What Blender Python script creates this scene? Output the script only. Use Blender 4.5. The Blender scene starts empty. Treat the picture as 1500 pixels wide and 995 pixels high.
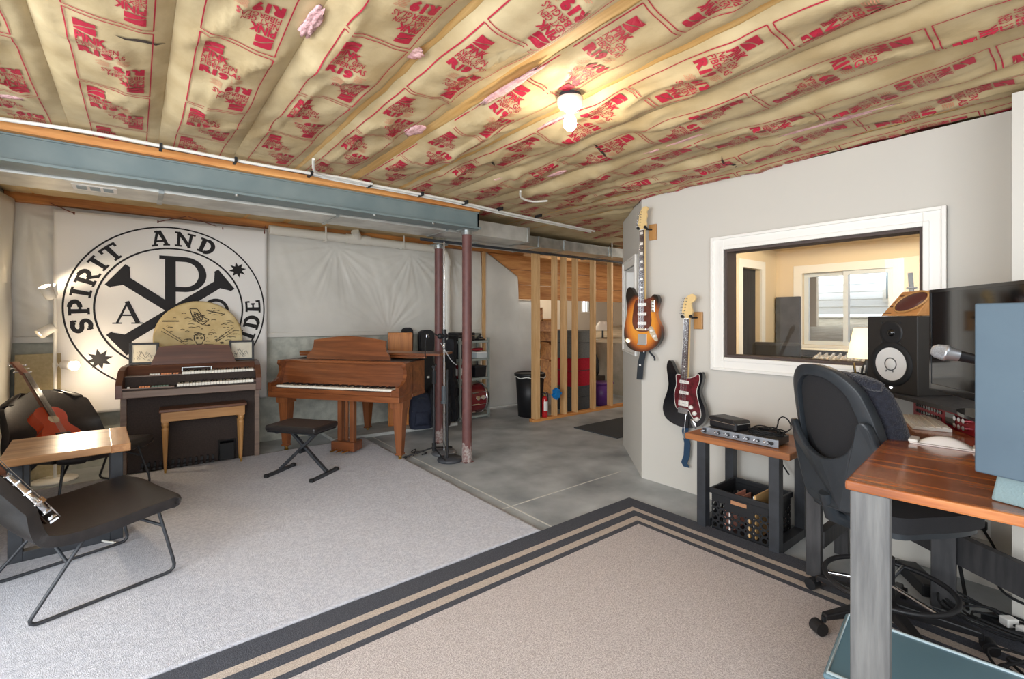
import bpy, math, random
from mathutils import Vector, Matrix, noise
random.seed(7)
PI = math.pi
R = math.radians
SC = bpy.context.scene
COL = SC.collection

# ------------------------------------------------------------------ colour / materials
def lin(c):
    o = []
    for v in c:
        v = v / 255.0
        o.append(v / 12.92 if v <= 0.04045 else ((v + 0.055) / 1.055) ** 2.4)
    return (o[0], o[1], o[2], 1.0)

def _new(name):
    m = bpy.data.materials.new(name)
    m.use_nodes = True
    nt = m.node_tree
    b = nt.nodes['Principled BSDF']
    return m, nt, b

def mat(name, rgb, rough=0.5, metal=0.0, rgb2=None, vscale=6.0, detail=4.0, bump=0.0, bscale=60.0,
        stretch=None, coat=0.0, spec=0.5, lo=0.35, hi=0.65, sheen=0.0):
    """one plain procedural surface: base colour, a noise-mixed second colour and a noise bump"""
    m, nt, b = _new(name)
    b.inputs['Roughness'].default_value = rough
    b.inputs['Metallic'].default_value = metal
    b.inputs['Specular IOR Level'].default_value = spec
    b.inputs['Coat Weight'].default_value = coat
    b.inputs['Coat Roughness'].default_value = 0.08
    if sheen:
        b.inputs['Sheen Weight'].default_value = sheen
    b.inputs['Base Color'].default_value = lin(rgb)
    tc = nt.nodes.new('ShaderNodeTexCoord')
    mp = nt.nodes.new('ShaderNodeMapping')
    nt.links.new(tc.outputs['Object'], mp.inputs['Vector'])
    if stretch:
        mp.inputs['Scale'].default_value = stretch
    if rgb2 is not None:
        n = nt.nodes.new('ShaderNodeTexNoise')
        n.inputs['Scale'].default_value = vscale
        n.inputs['Detail'].default_value = detail
        nt.links.new(mp.outputs['Vector'], n.inputs['Vector'])
        r = nt.nodes.new('ShaderNodeValToRGB')
        r.color_ramp.elements[0].position = lo
        r.color_ramp.elements[1].position = hi
        r.color_ramp.elements[0].color = lin(rgb)
        r.color_ramp.elements[1].color = lin(rgb2)
        nt.links.new(n.outputs['Fac'], r.inputs['Fac'])
        nt.links.new(r.outputs['Color'], b.inputs['Base Color'])
    if bump:
        n2 = nt.nodes.new('ShaderNodeTexNoise')
        n2.inputs['Scale'].default_value = bscale
        n2.inputs['Detail'].default_value = 3.0
        nt.links.new(mp.outputs['Vector'], n2.inputs['Vector'])
        bp = nt.nodes.new('ShaderNodeBump')
        bp.inputs['Strength'].default_value = bump
        bp.inputs['Distance'].default_value = 0.01
        nt.links.new(n2.outputs['Fac'], bp.inputs['Height'])
        nt.links.new(bp.outputs['Normal'], b.inputs['Normal'])
    return m

def wood(name, c1, c2, axis='X', scale=14.0, rough=0.45, dist=5.0, coat=0.0, c3=None):
    """long grain along one object axis"""
    m, nt, b = _new(name)
    b.inputs['Roughness'].default_value = rough
    b.inputs['Coat Weight'].default_value = coat
    b.inputs['Coat Roughness'].default_value = 0.12
    tc = nt.nodes.new('ShaderNodeTexCoord')
    mp = nt.nodes.new('ShaderNodeMapping')
    nt.links.new(tc.outputs['Object'], mp.inputs['Vector'])
    s = {'X': (0.07, 1, 1), 'Y': (1, 0.07, 1), 'Z': (1, 1, 0.07)}[axis]
    mp.inputs['Scale'].default_value = s
    n = nt.nodes.new('ShaderNodeTexNoise')
    n.inputs['Scale'].default_value = scale
    n.inputs['Detail'].default_value = 6.0
    n.inputs['Distortion'].default_value = dist * 0.25
    nt.links.new(mp.outputs['Vector'], n.inputs['Vector'])
    n3 = nt.nodes.new('ShaderNodeTexNoise')
    n3.inputs['Scale'].default_value = scale * 7
    n3.inputs['Detail'].default_value = 2.0
    nt.links.new(mp.outputs['Vector'], n3.inputs['Vector'])
    ad = nt.nodes.new('ShaderNodeMath'); ad.operation = 'MULTIPLY_ADD'
    ad.inputs[1].default_value = 0.35
    nt.links.new(n3.outputs['Fac'], ad.inputs[0])
    nt.links.new(n.outputs['Fac'], ad.inputs[2])
    r = nt.nodes.new('ShaderNodeValToRGB')
    r.color_ramp.elements[0].position = 0.46
    r.color_ramp.elements[1].position = 0.86
    r.color_ramp.elements[0].color = lin(c1)
    r.color_ramp.elements[1].color = lin(c2)
    if c3:
        e = r.color_ramp.elements.new(0.62); e.color = lin(c3)
    nt.links.new(ad.outputs[0], r.inputs['Fac'])
    nt.links.new(r.outputs['Color'], b.inputs['Base Color'])
    bp = nt.nodes.new('ShaderNodeBump')
    bp.inputs['Strength'].default_value = 0.12
    bp.inputs['Distance'].default_value = 0.004
    nt.links.new(n3.outputs['Fac'], bp.inputs['Height'])
    nt.links.new(bp.outputs['Normal'], b.inputs['Normal'])
    return m

def emit(name, rgb, strength):
    m, nt, b = _new(name)
    b.inputs['Base Color'].default_value = lin(rgb)
    b.inputs['Emission Color'].default_value = lin(rgb)
    b.inputs['Emission Strength'].default_value = strength
    return m

def glass(name, rgb=(235, 240, 240), rough=0.0):
    m, nt, b = _new(name)
    b.inputs['Base Color'].default_value = lin(rgb)
    b.inputs['Roughness'].default_value = rough
    b.inputs['Transmission Weight'].default_value = 1.0
    b.inputs['IOR'].default_value = 1.25
    return m

# ------------------------------------------------------------------ mesh builder
class MB:
    def __init__(s):
        s.v = []; s.f = []; s.mi = []; s.sm = []
        s.M = None
    def at(s, M):
        s.M = M; return s
    def add(s, vs, fs, m=0, smooth=False):
        o = len(s.v)
        for p in vs:
            p = Vector(p)
            if s.M is not None: p = s.M @ p
            s.v.append((p.x, p.y, p.z))
        for q in fs:
            s.f.append([o + i for i in q]); s.mi.append(m); s.sm.append(smooth)
        return s
    def box(s, x0, x1, y0, y1, z0, z1, m=0):
        v = [(x0,y0,z0),(x1,y0,z0),(x1,y1,z0),(x0,y1,z0),(x0,y0,z1),(x1,y0,z1),(x1,y1,z1),(x0,y1,z1)]
        f = [(3,2,1,0),(4,5,6,7),(0,1,5,4),(1,2,6,5),(2,3,7,6),(3,0,4,7)]
        return s.add(v, f, m)
    def hexa(s, lo, hi, m=0):
        """bottom quad and top quad (each 4 points, same turn)"""
        f = [(3,2,1,0),(4,5,6,7),(0,1,5,4),(1,2,6,5),(2,3,7,6),(3,0,4,7)]
        return s.add(list(lo) + list(hi), f, m)
    def beam(s, p0, p1, w, h, up=(0,0,1), m=0):
        """rectangular bar from p0 to p1, width w (sideways) and height h (along up)"""
        p0 = Vector(p0); p1 = Vector(p1); d = (p1 - p0).normalized(); up = Vector(up)
        if abs(d.dot(up)) > 0.98: up = Vector((1,0,0))
        sd = d.cross(up).normalized(); u = sd.cross(d).normalized()
        a = sd * (w/2); b = u * (h/2)
        return s.hexa([p0-a-b, p0+a-b, p0+a+b, p0-a+b], [p1-a-b, p1+a-b, p1+a+b, p1-a+b], m)
    def cyl(s, p0, p1, r0, r1=None, n=16, m=0, cap=True, smooth=True):
        if r1 is None: r1 = r0
        p0 = Vector(p0); p1 = Vector(p1); d = (p1-p0).normalized()
        a = d.orthogonal().normalized(); b = d.cross(a)
        vs = []
        for p, r in ((p0, r0), (p1, r1)):
            for i in range(n):
                t = 2*PI*i/n
                vs.append(p + a*(r*math.cos(t)) + b*(r*math.sin(t)))
        fs = [(i, (i+1) % n, n+(i+1) % n, n+i) for i in range(n)]
        s.add(vs, fs, m, smooth)
        if cap:
            s.add(vs[:n], [tuple(range(n))[::-1]], m); s.add(vs[n:], [tuple(range(n))], m)
        return s
    def tube(s, pts, r, n=8, m=0, closed=False, cap=True, flat=None):
        pts = [Vector(p) for p in pts]; k = len(pts)
        rs = r if isinstance(r, (list, tuple)) else [r]*k
        T = []
        for i in range(k):
            if closed: d = pts[(i+1) % k] - pts[i-1]
            else: d = pts[min(i+1, k-1)] - pts[max(i-1, 0)]
            T.append(d.normalized() if d.length > 1e-9 else Vector((0,0,1)))
        a = T[0].orthogonal().normalized()
        if flat is not None:
            a = Vector(flat); a = (a - T[0]*a.dot(T[0])).normalized()
        vs = []
        for i in range(k):
            a = (a - T[i]*a.dot(T[i]))
            a = a.normalized() if a.length > 1e-6 else T[i].orthogonal().normalized()
            b = T[i].cross(a)
            for j in range(n):
                t = 2*PI*j/n
                vs.append(pts[i] + a*(rs[i]*math.cos(t)) + b*(rs[i]*math.sin(t)))
        fs = []
        for i in range(k if closed else k-1):
            i2 = (i+1) % k
            for j in range(n):
                j2 = (j+1) % n
                fs.append((i*n+j, i*n+j2, i2*n+j2, i2*n+j))
        s.add(vs, fs, m, True)
        if cap and not closed:
            s.add(vs[:n], [tuple(range(n))[::-1]], m); s.add(vs[-n:], [tuple(range(n))], m)
        return s
    def strap(s, pts, w, t, side, m=0):
        """flat band: width w along `side`, thickness t"""
        pts = [Vector(p) for p in pts]; k = len(pts); sd = Vector(side).normalized()
        vs = []
        for i in range(k):
            d = (pts[min(i+1,k-1)] - pts[max(i-1,0)]).normalized()
            nrm = d.cross(sd).normalized()
            a = sd*(w/2); b = nrm*(t/2); p = pts[i]
            vs += [p-a-b, p+a-b, p+a+b, p-a+b]
        fs = []
        for i in range(k-1):
            for j in range(4):
                j2 = (j+1) % 4
                fs.append((i*4+j, i*4+j2, i*4+4+j2, i*4+4+j))
        fs += [(3,2,1,0), (4*k-4, 4*k-3, 4*k-2, 4*k-1)]
        return s.add(vs, fs, m, False)
    def lathe(s, prof, n=24, M=None, m=0, smooth=True):
        """profile [(r,z)] about local z"""
        M = M or Matrix.Identity(4)
        vs = []
        for r, z in prof:
            for i in range(n):
                t = 2*PI*i/n
                vs.append(M @ Vector((r*math.cos(t), r*math.sin(t), z)))
        fs = []
        for k in range(len(prof)-1):
            for i in range(n):
                i2 = (i+1) % n
                fs.append((k*n+i, k*n+i2, (k+1)*n+i2, (k+1)*n+i))
        s.add(vs, fs, m, smooth)
        if prof[0][0] > 1e-5: s.add(vs[:n], [tuple(range(n))[::-1]], m)
        if prof[-1][0] > 1e-5: s.add(vs[-n:], [tuple(range(n))], m)
        return s
    def prism(s, pts, z0, z1, M=None, m=0, ms=None, smooth=False):
        """extruded 2D outline, anticlockwise"""
        M = M or Matrix.Identity(4)
        n = len(pts)
        lo = [M @ Vector((p[0], p[1], z0)) for p in pts]; hi = [M @ Vector((p[0], p[1], z1)) for p in pts]
        s.add(lo + hi, [(i, (i+1) % n, n+(i+1) % n, n+i) for i in range(n)], m if ms is None else ms, smooth)
        s.add(lo, [tuple(range(n))[::-1]], m); s.add(hi, [tuple(range(n))], m)
        return s
    def ball(s, c, r, n=16, k=10, m=0, M=None):
        c = Vector(c); rr = r if isinstance(r, (tuple, list)) else (r, r, r)
        M = M or Matrix.Identity(4)
        vs = []; fs = []
        for i in range(k+1):
            a = PI*i/k
            for j in range(n):
                t = 2*PI*j/n
                vs.append(c + M @ Vector((rr[0]*math.sin(a)*math.cos(t), rr[1]*math.sin(a)*math.sin(t), rr[2]*math.cos(a))))
        for i in range(k):
            for j in range(n):
                j2 = (j+1) % n
                fs.append((i*n+j, (i+1)*n+j, (i+1)*n+j2, i*n+j2))
        return s.add(vs, fs, m, True)
    def grid(s, nu, nv, fn, m=0, smooth=True):
        vs = [fn(i/nu, j/nv) for j in range(nv+1) for i in range(nu+1)]
        fs = [(j*(nu+1)+i, j*(nu+1)+i+1, (j+1)*(nu+1)+i+1, (j+1)*(nu+1)+i) for j in range(nv) for i in range(nu)]
        return s.add(vs, fs, m, smooth)

def obj(name, mb, mats, parent=None, bevel=0.0, solid=0.0, sub=0, loc=None, rz=None, seg=2):
    me = bpy.data.meshes.new(name)
    me.from_pydata(mb.v, [], mb.f)
    if not isinstance(mats, (list, tuple)): mats = [mats]
    for m in mats: me.materials.append(m)
    me.polygons.foreach_set('material_index', mb.mi)
    me.polygons.foreach_set('use_smooth', mb.sm)
    me.update()
    o = bpy.data.objects.new(name, me)
    COL.objects.link(o)
    if parent is not None: o.parent = parent
    if loc is not None: o.location = loc
    if rz is not None: o.rotation_euler = (0, 0, rz)
    if solid:
        md = o.modifiers.new('Solidify', 'SOLIDIFY'); md.thickness = solid; md.offset = 0
    if sub:
        md = o.modifiers.new('Subdivision', 'SUBSURF'); md.levels = sub; md.render_levels = sub
    if bevel:
        md = o.modifiers.new('Bevel', 'BEVEL'); md.width = bevel; md.segments = seg; md.limit_method = 'ANGLE'
        md.angle_limit = R(40)
    return o

def tag(o, label, cat, group=None):
    o['label'] = label; o['category'] = cat
    if group: o['group'] = group
    return o
def thing(name, label, cat, loc=(0,0,0), rz=0.0, group=None, M=None):
    o = bpy.data.objects.new(name, None); COL.objects.link(o)
    o.empty_display_size = 0.1
    if M is not None: o.matrix_basis = M
    else:
        o.location = loc; o.rotation_euler = (0, 0, rz)
    return tag(o, label, cat, group)
def struct(name, mb, mats, parent=None, bevel=0.0):
    o = obj(name, mb, mats, parent, bevel)
    if parent is None: o['kind'] = 'structure'
    return o
def dup(root, loc, rz, label, group=None, rename=None):
    r = root.copy(); COL.objects.link(r); r.location = loc; r.rotation_euler = (0, 0, rz)
    r['label'] = label
    if group: r['group'] = group
    for ch in list(root.children):
        c = ch.copy(); COL.objects.link(c); c.parent = r
        for g in ch.children:
            d = g.copy(); COL.objects.link(d); d.parent = c
    return r
def copies(src, parent, locs):
    """more parts of one kind sharing one mesh"""
    out = []
    for l in locs:
        c = src.copy(); COL.objects.link(c); c.parent = parent; c.location = l
        out.append(c)
    return out

def spline(pts, k=8, closed=True):
    """Catmull-Rom through 2D/3D points"""
    n = len(pts); out = []
    P = [Vector(p) for p in pts]
    rng = range(n) if closed else range(n-1)
    for i in rng:
        if closed: a, b, c, d = P[i-1], P[i], P[(i+1) % n], P[(i+2) % n]
        else: a, b, c, d = P[max(i-1,0)], P[i], P[i+1], P[min(i+2,n-1)]
        for j in range(k):
            t = j/k
            out.append(0.5*((2*b) + (c-a)*t + (2*a-5*b+4*c-d)*t*t + (3*b-a-3*c+d)*t*t*t))
    if not closed: out.append(P[-1])
    return out

def text2d(s, size, bold=0.0, xscale=1.0):
    """the letters of a string as flat vertices and faces, left edge at x=0, baseline y=0"""
    cu = bpy.data.curves.new('text', 'FONT'); cu.body = s; cu.size = size; cu.offset = bold; cu.resolution_u = 2
    o = bpy.data.objects.new('text', cu); COL.objects.link(o)
    dg = bpy.context.evaluated_depsgraph_get(); dg.update()
    me = bpy.data.meshes.new_from_object(o.evaluated_get(dg))
    v = [(p.co.x*xscale, p.co.y) for p in me.vertices]; f = [tuple(p.vertices) for p in me.polygons]
    bpy.data.objects.remove(o); bpy.data.curves.remove(cu); bpy.data.meshes.remove(me)
    if v:
        x0 = min(p[0] for p in v); v = [(p[0]-x0, p[1]) for p in v]
    return v, f
def nz(x, y, z=0.0): return noise.noise(Vector((x, y, z)))
def axes(x, y, z, o):
    """matrix with given axis vectors and origin"""
    x, y, z, o = Vector(x), Vector(y), Vector(z), Vector(o)
    return Matrix(((x.x, y.x, z.x, o.x), (x.y, y.y, z.y, o.y), (x.z, y.z, z.z, o.z), (0,0,0,1)))

# ------------------------------------------------------------------ materials
CONC = mat('concrete_floor', (194,199,200), 0.5, rgb2=(134,140,143), vscale=2.4, detail=8, bump=0.08, bscale=40, lo=0.3, hi=0.7)
CONCW = mat('concrete_wall', (200,202,190), 0.8, rgb2=(166,168,158), vscale=9, detail=6, bump=0.25, bscale=90)
PAINT = mat('grey_wall_paint', (206,202,193), 0.75, bump=0.02, bscale=300)
WHITE = mat('white_trim_paint', (240,238,232), 0.4)
KRAFT = mat('kraft_paper', (206,187,146), 0.62, rgb2=(186,164,122), vscale=5, detail=5, bump=0.25, bscale=22)
INK = mat('red_print', (186,36,62), 0.6, rgb2=(172,30,56), vscale=20)
INK2 = mat('faint_red_print', (202,140,110), 0.7)
PINK = mat('pink_fiberglass', (238,196,196), 0.95, rgb2=(222,170,172), vscale=30, bump=0.8, bscale=60)
LUMBER = wood('pale_lumber', (234,196,132), (206,160,92), 'Y', 16, 0.6)
LUMBERX = wood('orange_lumber', (230,168,100), (190,120,60), 'X', 14, 0.6)
LUMBERZ = wood('stud_lumber', (230,190,138), (206,158,102), 'Z', 14, 0.6)
PLASTIC = mat('vapor_barrier_plastic', (226,224,216), 0.32, rgb2=(212,210,202), vscale=2.0, bump=0.15, bscale=14, spec=0.6)
VINYL = mat('banner_vinyl', (238,236,232), 0.5, bump=0.04, bscale=8)
BLACKINK = mat('banner_black_print', (30,27,28), 0.5, spec=0.25)
STEEL = mat('grey_painted_steel', (120,134,134), 0.45, rgb2=(108,124,126), vscale=5, bump=0.04, bscale=50)
GALV = mat('galvanised_steel', (196,200,198), 0.33, 0.85, rgb2=(160,165,165), vscale=7, detail=3, bump=0.05, bscale=20)
DUCTW = mat('bright_duct_metal', (218,218,212), 0.35, 0.55, rgb2=(190,190,184), vscale=6)
PVC = mat('white_pvc', (232,229,218), 0.35)
CABLEW = mat('white_cable', (228,226,218), 0.5)
DARK = mat('black_metal', (42,44,48), 0.45, rgb2=(54,57,62), vscale=12)
BLK = mat('black_plastic', (27,28,31), 0.45)
BLKG = mat('gloss_black', (14,14,16), 0.12, coat=0.6)
RUBBER = mat('black_rubber', (24,25,27), 0.75)
LEATHER = mat('black_leather', (40,36,36), 0.36, rgb2=(31,29,30), vscale=30, bump=0.12, bscale=220)
CHROME = mat('chrome', (220,222,225), 0.14, 1.0)
BRASS = mat('brass', (205,165,90), 0.3, 1.0)
MAROON = mat('red_brown_column_paint', (110,70,66), 0.5, rgb2=(96,60,58), vscale=14, bump=0.05)
CARPET = mat('pale_grey_carpet', (214,214,220), 0.95, rgb2=(184,185,194), vscale=70, detail=10, bump=0.9, bscale=240, sheen=0.3)
RUGF = mat('taupe_rug_field', (214,205,201), 0.95, rgb2=(172,162,158), vscale=160, detail=4, bump=0.6, bscale=320)
RUGT = mat('tan_rug_stripe', (204,190,176), 0.95, rgb2=(178,164,152), vscale=180, bump=0.6, bscale=320)
RUGD = mat('charcoal_rug_border', (66,68,76), 0.95, rgb2=(92,95,102), vscale=200, bump=0.6, bscale=320, lo=0.45, hi=0.75)
PIANOW = wood('walnut_piano', (146,88,50), (98,54,30), 'X', 11, 0.3, coat=0.35, c3=(126,72,40))
ORGANW = wood('brown_organ_wood', (112,72,52), (82,50,38), 'X', 9, 0.35)
ORGANT = wood('grey_brown_trim', (138,116,100), (110,90,78), 'X', 9, 0.45)
ORGAND = mat('dark_brown_cloth', (64,53,48), 0.85, rgb2=(54,44,40), vscale=80)
OAK = wood('honey_oak', (196,148,92), (166,118,66), 'X', 10, 0.4)
OAKZ = wood('honey_oak_upright', (196,148,92), (166,118,66), 'Z', 10, 0.4)
DESKW = wood('reddish_desk_wood', (204,134,76), (104,52,28), 'Y', 9, 0.22, coat=0.5, c3=(164,94,48))
TABLEW = wood('rustic_table_wood', (190,128,78), (138,84,48), 'Y', 8, 0.4, c3=(170,108,62))
TABLEWX = wood('rustic_plank_wood', (200,160,116), (150,106,70), 'X', 8, 0.35, c3=(182,138,94))
IVORY = mat('ivory_keys', (240,236,222), 0.3)
GREYW = mat('weathered_grey_post', (88,88,88), 0.6, rgb2=(114,114,112), vscale=14, detail=8, stretch=(3,3,0.25), bump=0.2, bscale=60)
BLACKW = mat('black_stained_wood', (50,50,52), 0.6, rgb2=(66,65,66), vscale=18, stretch=(2,2,0.3))
CREAM = mat('cream_wall', (226,208,176), 0.8)
BEIGE = mat('beige_panel_fabric', (190,176,140), 0.95, rgb2=(178,164,128), vscale=40, bump=0.2, bscale=200)
# ================================================================== THE SETTING
struct('floor', MB().box(-2.6, 10.5, -2.2, 9.0, -0.12, 0.0), CONC)
struct('wall_light_block', MB().box(0.9, 3.62, -2.25, -2.15, 0, 2.5), PAINT)  # unseen wall added behind the camera to cut light on the jog
# saw-cut control joints in the slab
CUT = mat('pale_saw_cut', (206, 206, 198), 0.8)
mb = MB().box(2.180, 2.192, 2.2, 5.6, 0.0, 0.0012).box(2.0, 3.47, 2.745, 2.757, 0.0, 0.0012)
struct('trim_1', mb, CUT)
# back foundation wall, its framed top, wall at the far left, wall to the stairs
struct('wall_back', MB().box(-1.05, 4.13, 5.95, 6.15, 0, 2.75), CONCW)
struct('wall_left', MB().box(-1.05, -0.89, 3.3, 5.95, 0, 2.75), CONCW)
# right wall with the control window opening
mb = MB()
mb.box(3.48, 3.62, 1.78, 2.53, 0, 2.46).box(3.48, 3.62, 0.257, 0.63, 0, 2.46)
mb.box(3.48, 3.62, 0.63, 1.78, 0, 1.11).box(3.48, 3.62, 0.63, 1.78, 1.92, 2.46)
struct('wall_right', mb, PAINT)
struct('wall_right_jog', MB().box(3.13, 3.62, -1.6, 0.257, 0, 2.43), PAINT)
# chamfered corner wall with its own small window
A0 = Vector((3.48, 2.53, 0)); A1 = Vector((4.24, 3.33, 0)); AD = (A1 - A0).normalized(); AN = Vector((-AD.y, AD.x, 0))
MA = axes(AD, -AN, (0,0,1), A0)            # local x along the wall, y into the wall, z up
LA = (A1 - A0).length
def arect(mb, x0, x1, y0, y1, z0, z1, m=0):
    mb.at(MA).box(x0, x1, y0, y1, z0, z1, m); mb.at(None)
mb = MB()
wx0, wx1, wz0, wz1 = 0.26, 0.88, 1.14, 1.91
arect(mb, 0, wx0, 0, 0.13, 0, 2.47); arect(mb, wx1, LA, 0, 0.13, 0, 2.47)
arect(mb, wx0, wx1, 0, 0.13, 0, wz0); arect(mb, wx0, wx1, 0, 0.13, wz1, 2.47)
mb.box(4.24, 7.4, 3.20, 3.33, 0, 2.47)
struct('wall_angled', mb, PAINT)

def casing(y0, y1, z0, z1, w, M, name, pane, lining, depth):
    """moulded casing round an opening: local x along the wall, y into it, z up"""
    mb = MB().at(M)
    for k, (o0, o1, t) in enumerate(((0.0, w, 0.016), (0.0, w*0.28, 0.024), (w*0.80, w, 0.030))):
        a0, a1, b0, b1 = y0 - o0, y1 + o0, z0 - o0, z1 + o0
        c0, c1, d0, d1 = y0 - o1, y1 + o1, z0 - o1, z1 + o1
        mb.box(c0, a0, -t, 0.0, d0, d1).box(a1, c1, -t, 0.0, d0, d1)
        mb.box(a0, a1, -t, 0.0, b1, d1).box(a0, a1, -t, 0.0, d0, b0)
    w_ = struct(name, mb, WHITE, None, 0.003)
    lb = MB().at(M)
    e = 0.018
    lb.box(y0, y0+e, 0.002, depth, z0, z1).box(y1-e, y1, 0.002, depth, z0, z1)
    lb.box(y0+e, y1-e, 0.002, depth, z1-e, z1).box(y0+e, y1-e, 0.002, depth, z0, z0+e)
    obj('jamb_lining', lb, lining, w_)
    obj('pane', MB().at(M).box(y0+e, y1-e, depth*0.93, depth*0.93+0.006, z0+e, z1-e), pane, w_)
    return w_
GLASS = glass('clear_glass', (244, 246, 246))
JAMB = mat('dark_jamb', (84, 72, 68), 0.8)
MR = axes((0,1,0), (1,0,0), (0,0,1), (3.48, 0, 0))
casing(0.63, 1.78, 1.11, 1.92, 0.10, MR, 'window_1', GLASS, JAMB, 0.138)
casing(wx0, wx1, wz0, wz1, 0.085, MA, 'window_2', GLASS, WHITE, 0.125)

# ------------------------------------------------------------------ control room seen through the glass
mb = MB()
fy0, fy1, fz0, fz1 = 1.343, 2.19, 1.10, 1.93
mb.box(6.1, 6.24, fy1, 2.6, 0, 2.5).box(6.1, 6.24, -1.6, fy0, 0, 2.5).box(6.1, 6.24, fy0, fy1, 0, fz0).box(6.1, 6.24, fy0, fy1, fz1, 2.5)
struct('wall_control_room_far', mb, CREAM)
mb = MB().box(3.62, 5.2, 2.48, 2.58, 0, 2.5).box(5.66, 6.1, 2.48, 2.58, 0, 2.5).box(5.2, 5.66, 2.48, 2.58, 1.97, 2.5)
struct('wall_control_room_side', mb, CREAM)
struct('wall_control_room_near', MB().box(3.622, 3.63, 1.78, 2.48, 0, 2.5).box(3.622, 3.63, -1.6, 0.63, 0, 2.5).box(3.622, 3.63, 0.63, 1.78, 0, 1.11).box(3.622, 3.63, 0.63, 1.78, 1.92, 2.5), CREAM)
CEILC = mat('tan_ceiling', (206, 182, 146), 0.85)
mb = MB().box(3.62, 6.24, -1.6, 2.6, 2.45, 2.5).box(5.3, 6.1, -1.6, 2.48, 2.22, 2.45).box(4.7, 5.3, -1.6, 2.48, 2.32, 2.45)
struct('ceiling_control_room', mb, CEILC)
mb = MB()
for (a, b, c, d) in ((5.11, 5.2, 0, 2.06), (5.66, 5.75, 0, 2.06), (5.2, 5.66, 1.97, 2.06)):
    mb.box(a, b, 2.455, 2.48, c, d)
dr = struct('door_1', mb, WHITE)
obj('doorway_shade_panel', MB().box(5.2, 5.66, 2.53, 2.57, 0.01, 1.97), mat('doorway_shade', (40,40,44), 0.8, rgb2=(60,60,62), vscale=12, stretch=(4,1,0.3)), dr)  # black panel painted in for the dark beyond the open doorway
# outside window of the control room
mb = MB()
for o, i, x0 in ((0.09, 0.0, 6.085),):
    mb.box(x0, 6.1, fy0-o, fy0, fz0-o, fz1+o).box(x0, 6.1, fy1, fy1+o, fz0-o, fz1+o).box(x0, 6.1, fy0, fy1, fz1, fz1+o).box(x0-0.03, 6.1, fy0, fy1, fz0-o, fz0)
ym = (fy0+fy1)/2
w3 = struct('window_3', mb, WHITE)
mb = MB()
for (a, b) in ((fy0, ym+0.02), (ym-0.02, fy1)):
    xo = 0.0 if a == fy0 else 0.042
    mb.box(6.11+xo, 6.15+xo, a, a+0.045, fz0, fz1).box(6.11+xo, 6.15+xo, b-0.045, b, fz0, fz1).box(6.11+xo, 6.15+xo, a+0.045, b-0.045, fz0, fz0+0.045).box(6.11+xo, 6.15+xo, a+0.045, b-0.045, fz1-0.045, fz1)
obj('sash', mb, mat('vinyl_sash', (214,222,228), 0.4), w3)
obj('pane', MB().box(6.205, 6.209, fy0+0.001, fy1-0.001, fz0+0.03, fz1-0.03), GLASS, w3)
# neighbour house and dirt bank outside
SIDE = mat('white_siding', (236,240,244), 0.6)
mb = MB()
for k in range(22):
    z = 1.5 + k*0.16
    mb.hexa([(12.0, -3, z), (12.3, -3, z), (12.3, 7, z), (12.0, 7, z)], [(12.02, -3, z+0.16), (12.3, -3, z+0.16), (12.3, 7, z+0.16), (12.02, 7, z+0.16)])
nb = obj('neighbour_house', mb, SIDE); tag(nb, 'white clapboard house seen outside through the control room window', 'house')
mb = MB().box(11.94, 12.02, 2.2, 2.8, 1.75, 2.5)
wn = obj('window_frame', mb, WHITE, nb)
obj('pane', MB().box(11.92, 11.95, 2.26, 2.74, 1.81, 2.44), mat('dark_pane', (110,128,136), 0.1), wn)
struct('ground', MB().hexa([(6.9,-4,-0.1),(12.6,-4,-0.1),(12.6,8,-0.1),(6.9,8,-0.1)], [(6.9,-4,0.95),(12.6,-4,1.45),(12.6,8,1.45),(6.9,8,0.95)]), mat('dry_grass', (196,182,160), 0.95, rgb2=(170,160,138), vscale=5, bump=0.5, bscale=30))

# ------------------------------------------------------------------ ceiling: deck, joists, insulation batts
struct('ceiling', MB().box(-1.1, 10.5, -0.7, 9.0, 2.76, 2.8), mat('osb_deck', (150,112,70), 0.8, rgb2=(120,88,54), vscale=8))
JX = [-0.297 + 0.406*k for k in range(-2, 16)]
JW = {5: 0.045, 6: 0.065, 7: 0.045, 12: 0.035}
for i, x in enumerate(JX):
    struct('trim_%d' % (i+10), MB().box(x-JW.get(i,0.019), x+JW.get(i,0.019), -0.6 if i < 12 else max(2.56, x-0.90), 5.95, 2.5, 2.76), LUMBER)
ST = []           # one upright print stamp: (verts, faces, material)
def put(s, size, x, y, bold, m, xs=1.0):
    v, f = text2d(s, size, bold)
    q_ = xs/max(p[0] for p in v); v = [(p[0]*q_, p[1]) for p in v]
    ST.append(([(a+x, b+y) for a, b in v], f, m))
def quad(x0, x1, y0, y1, m):
    ST.append(([(x0,y0),(x1,y0),(x1,y1),(x0,y1)], [(0,1,2,3)], m))
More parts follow.
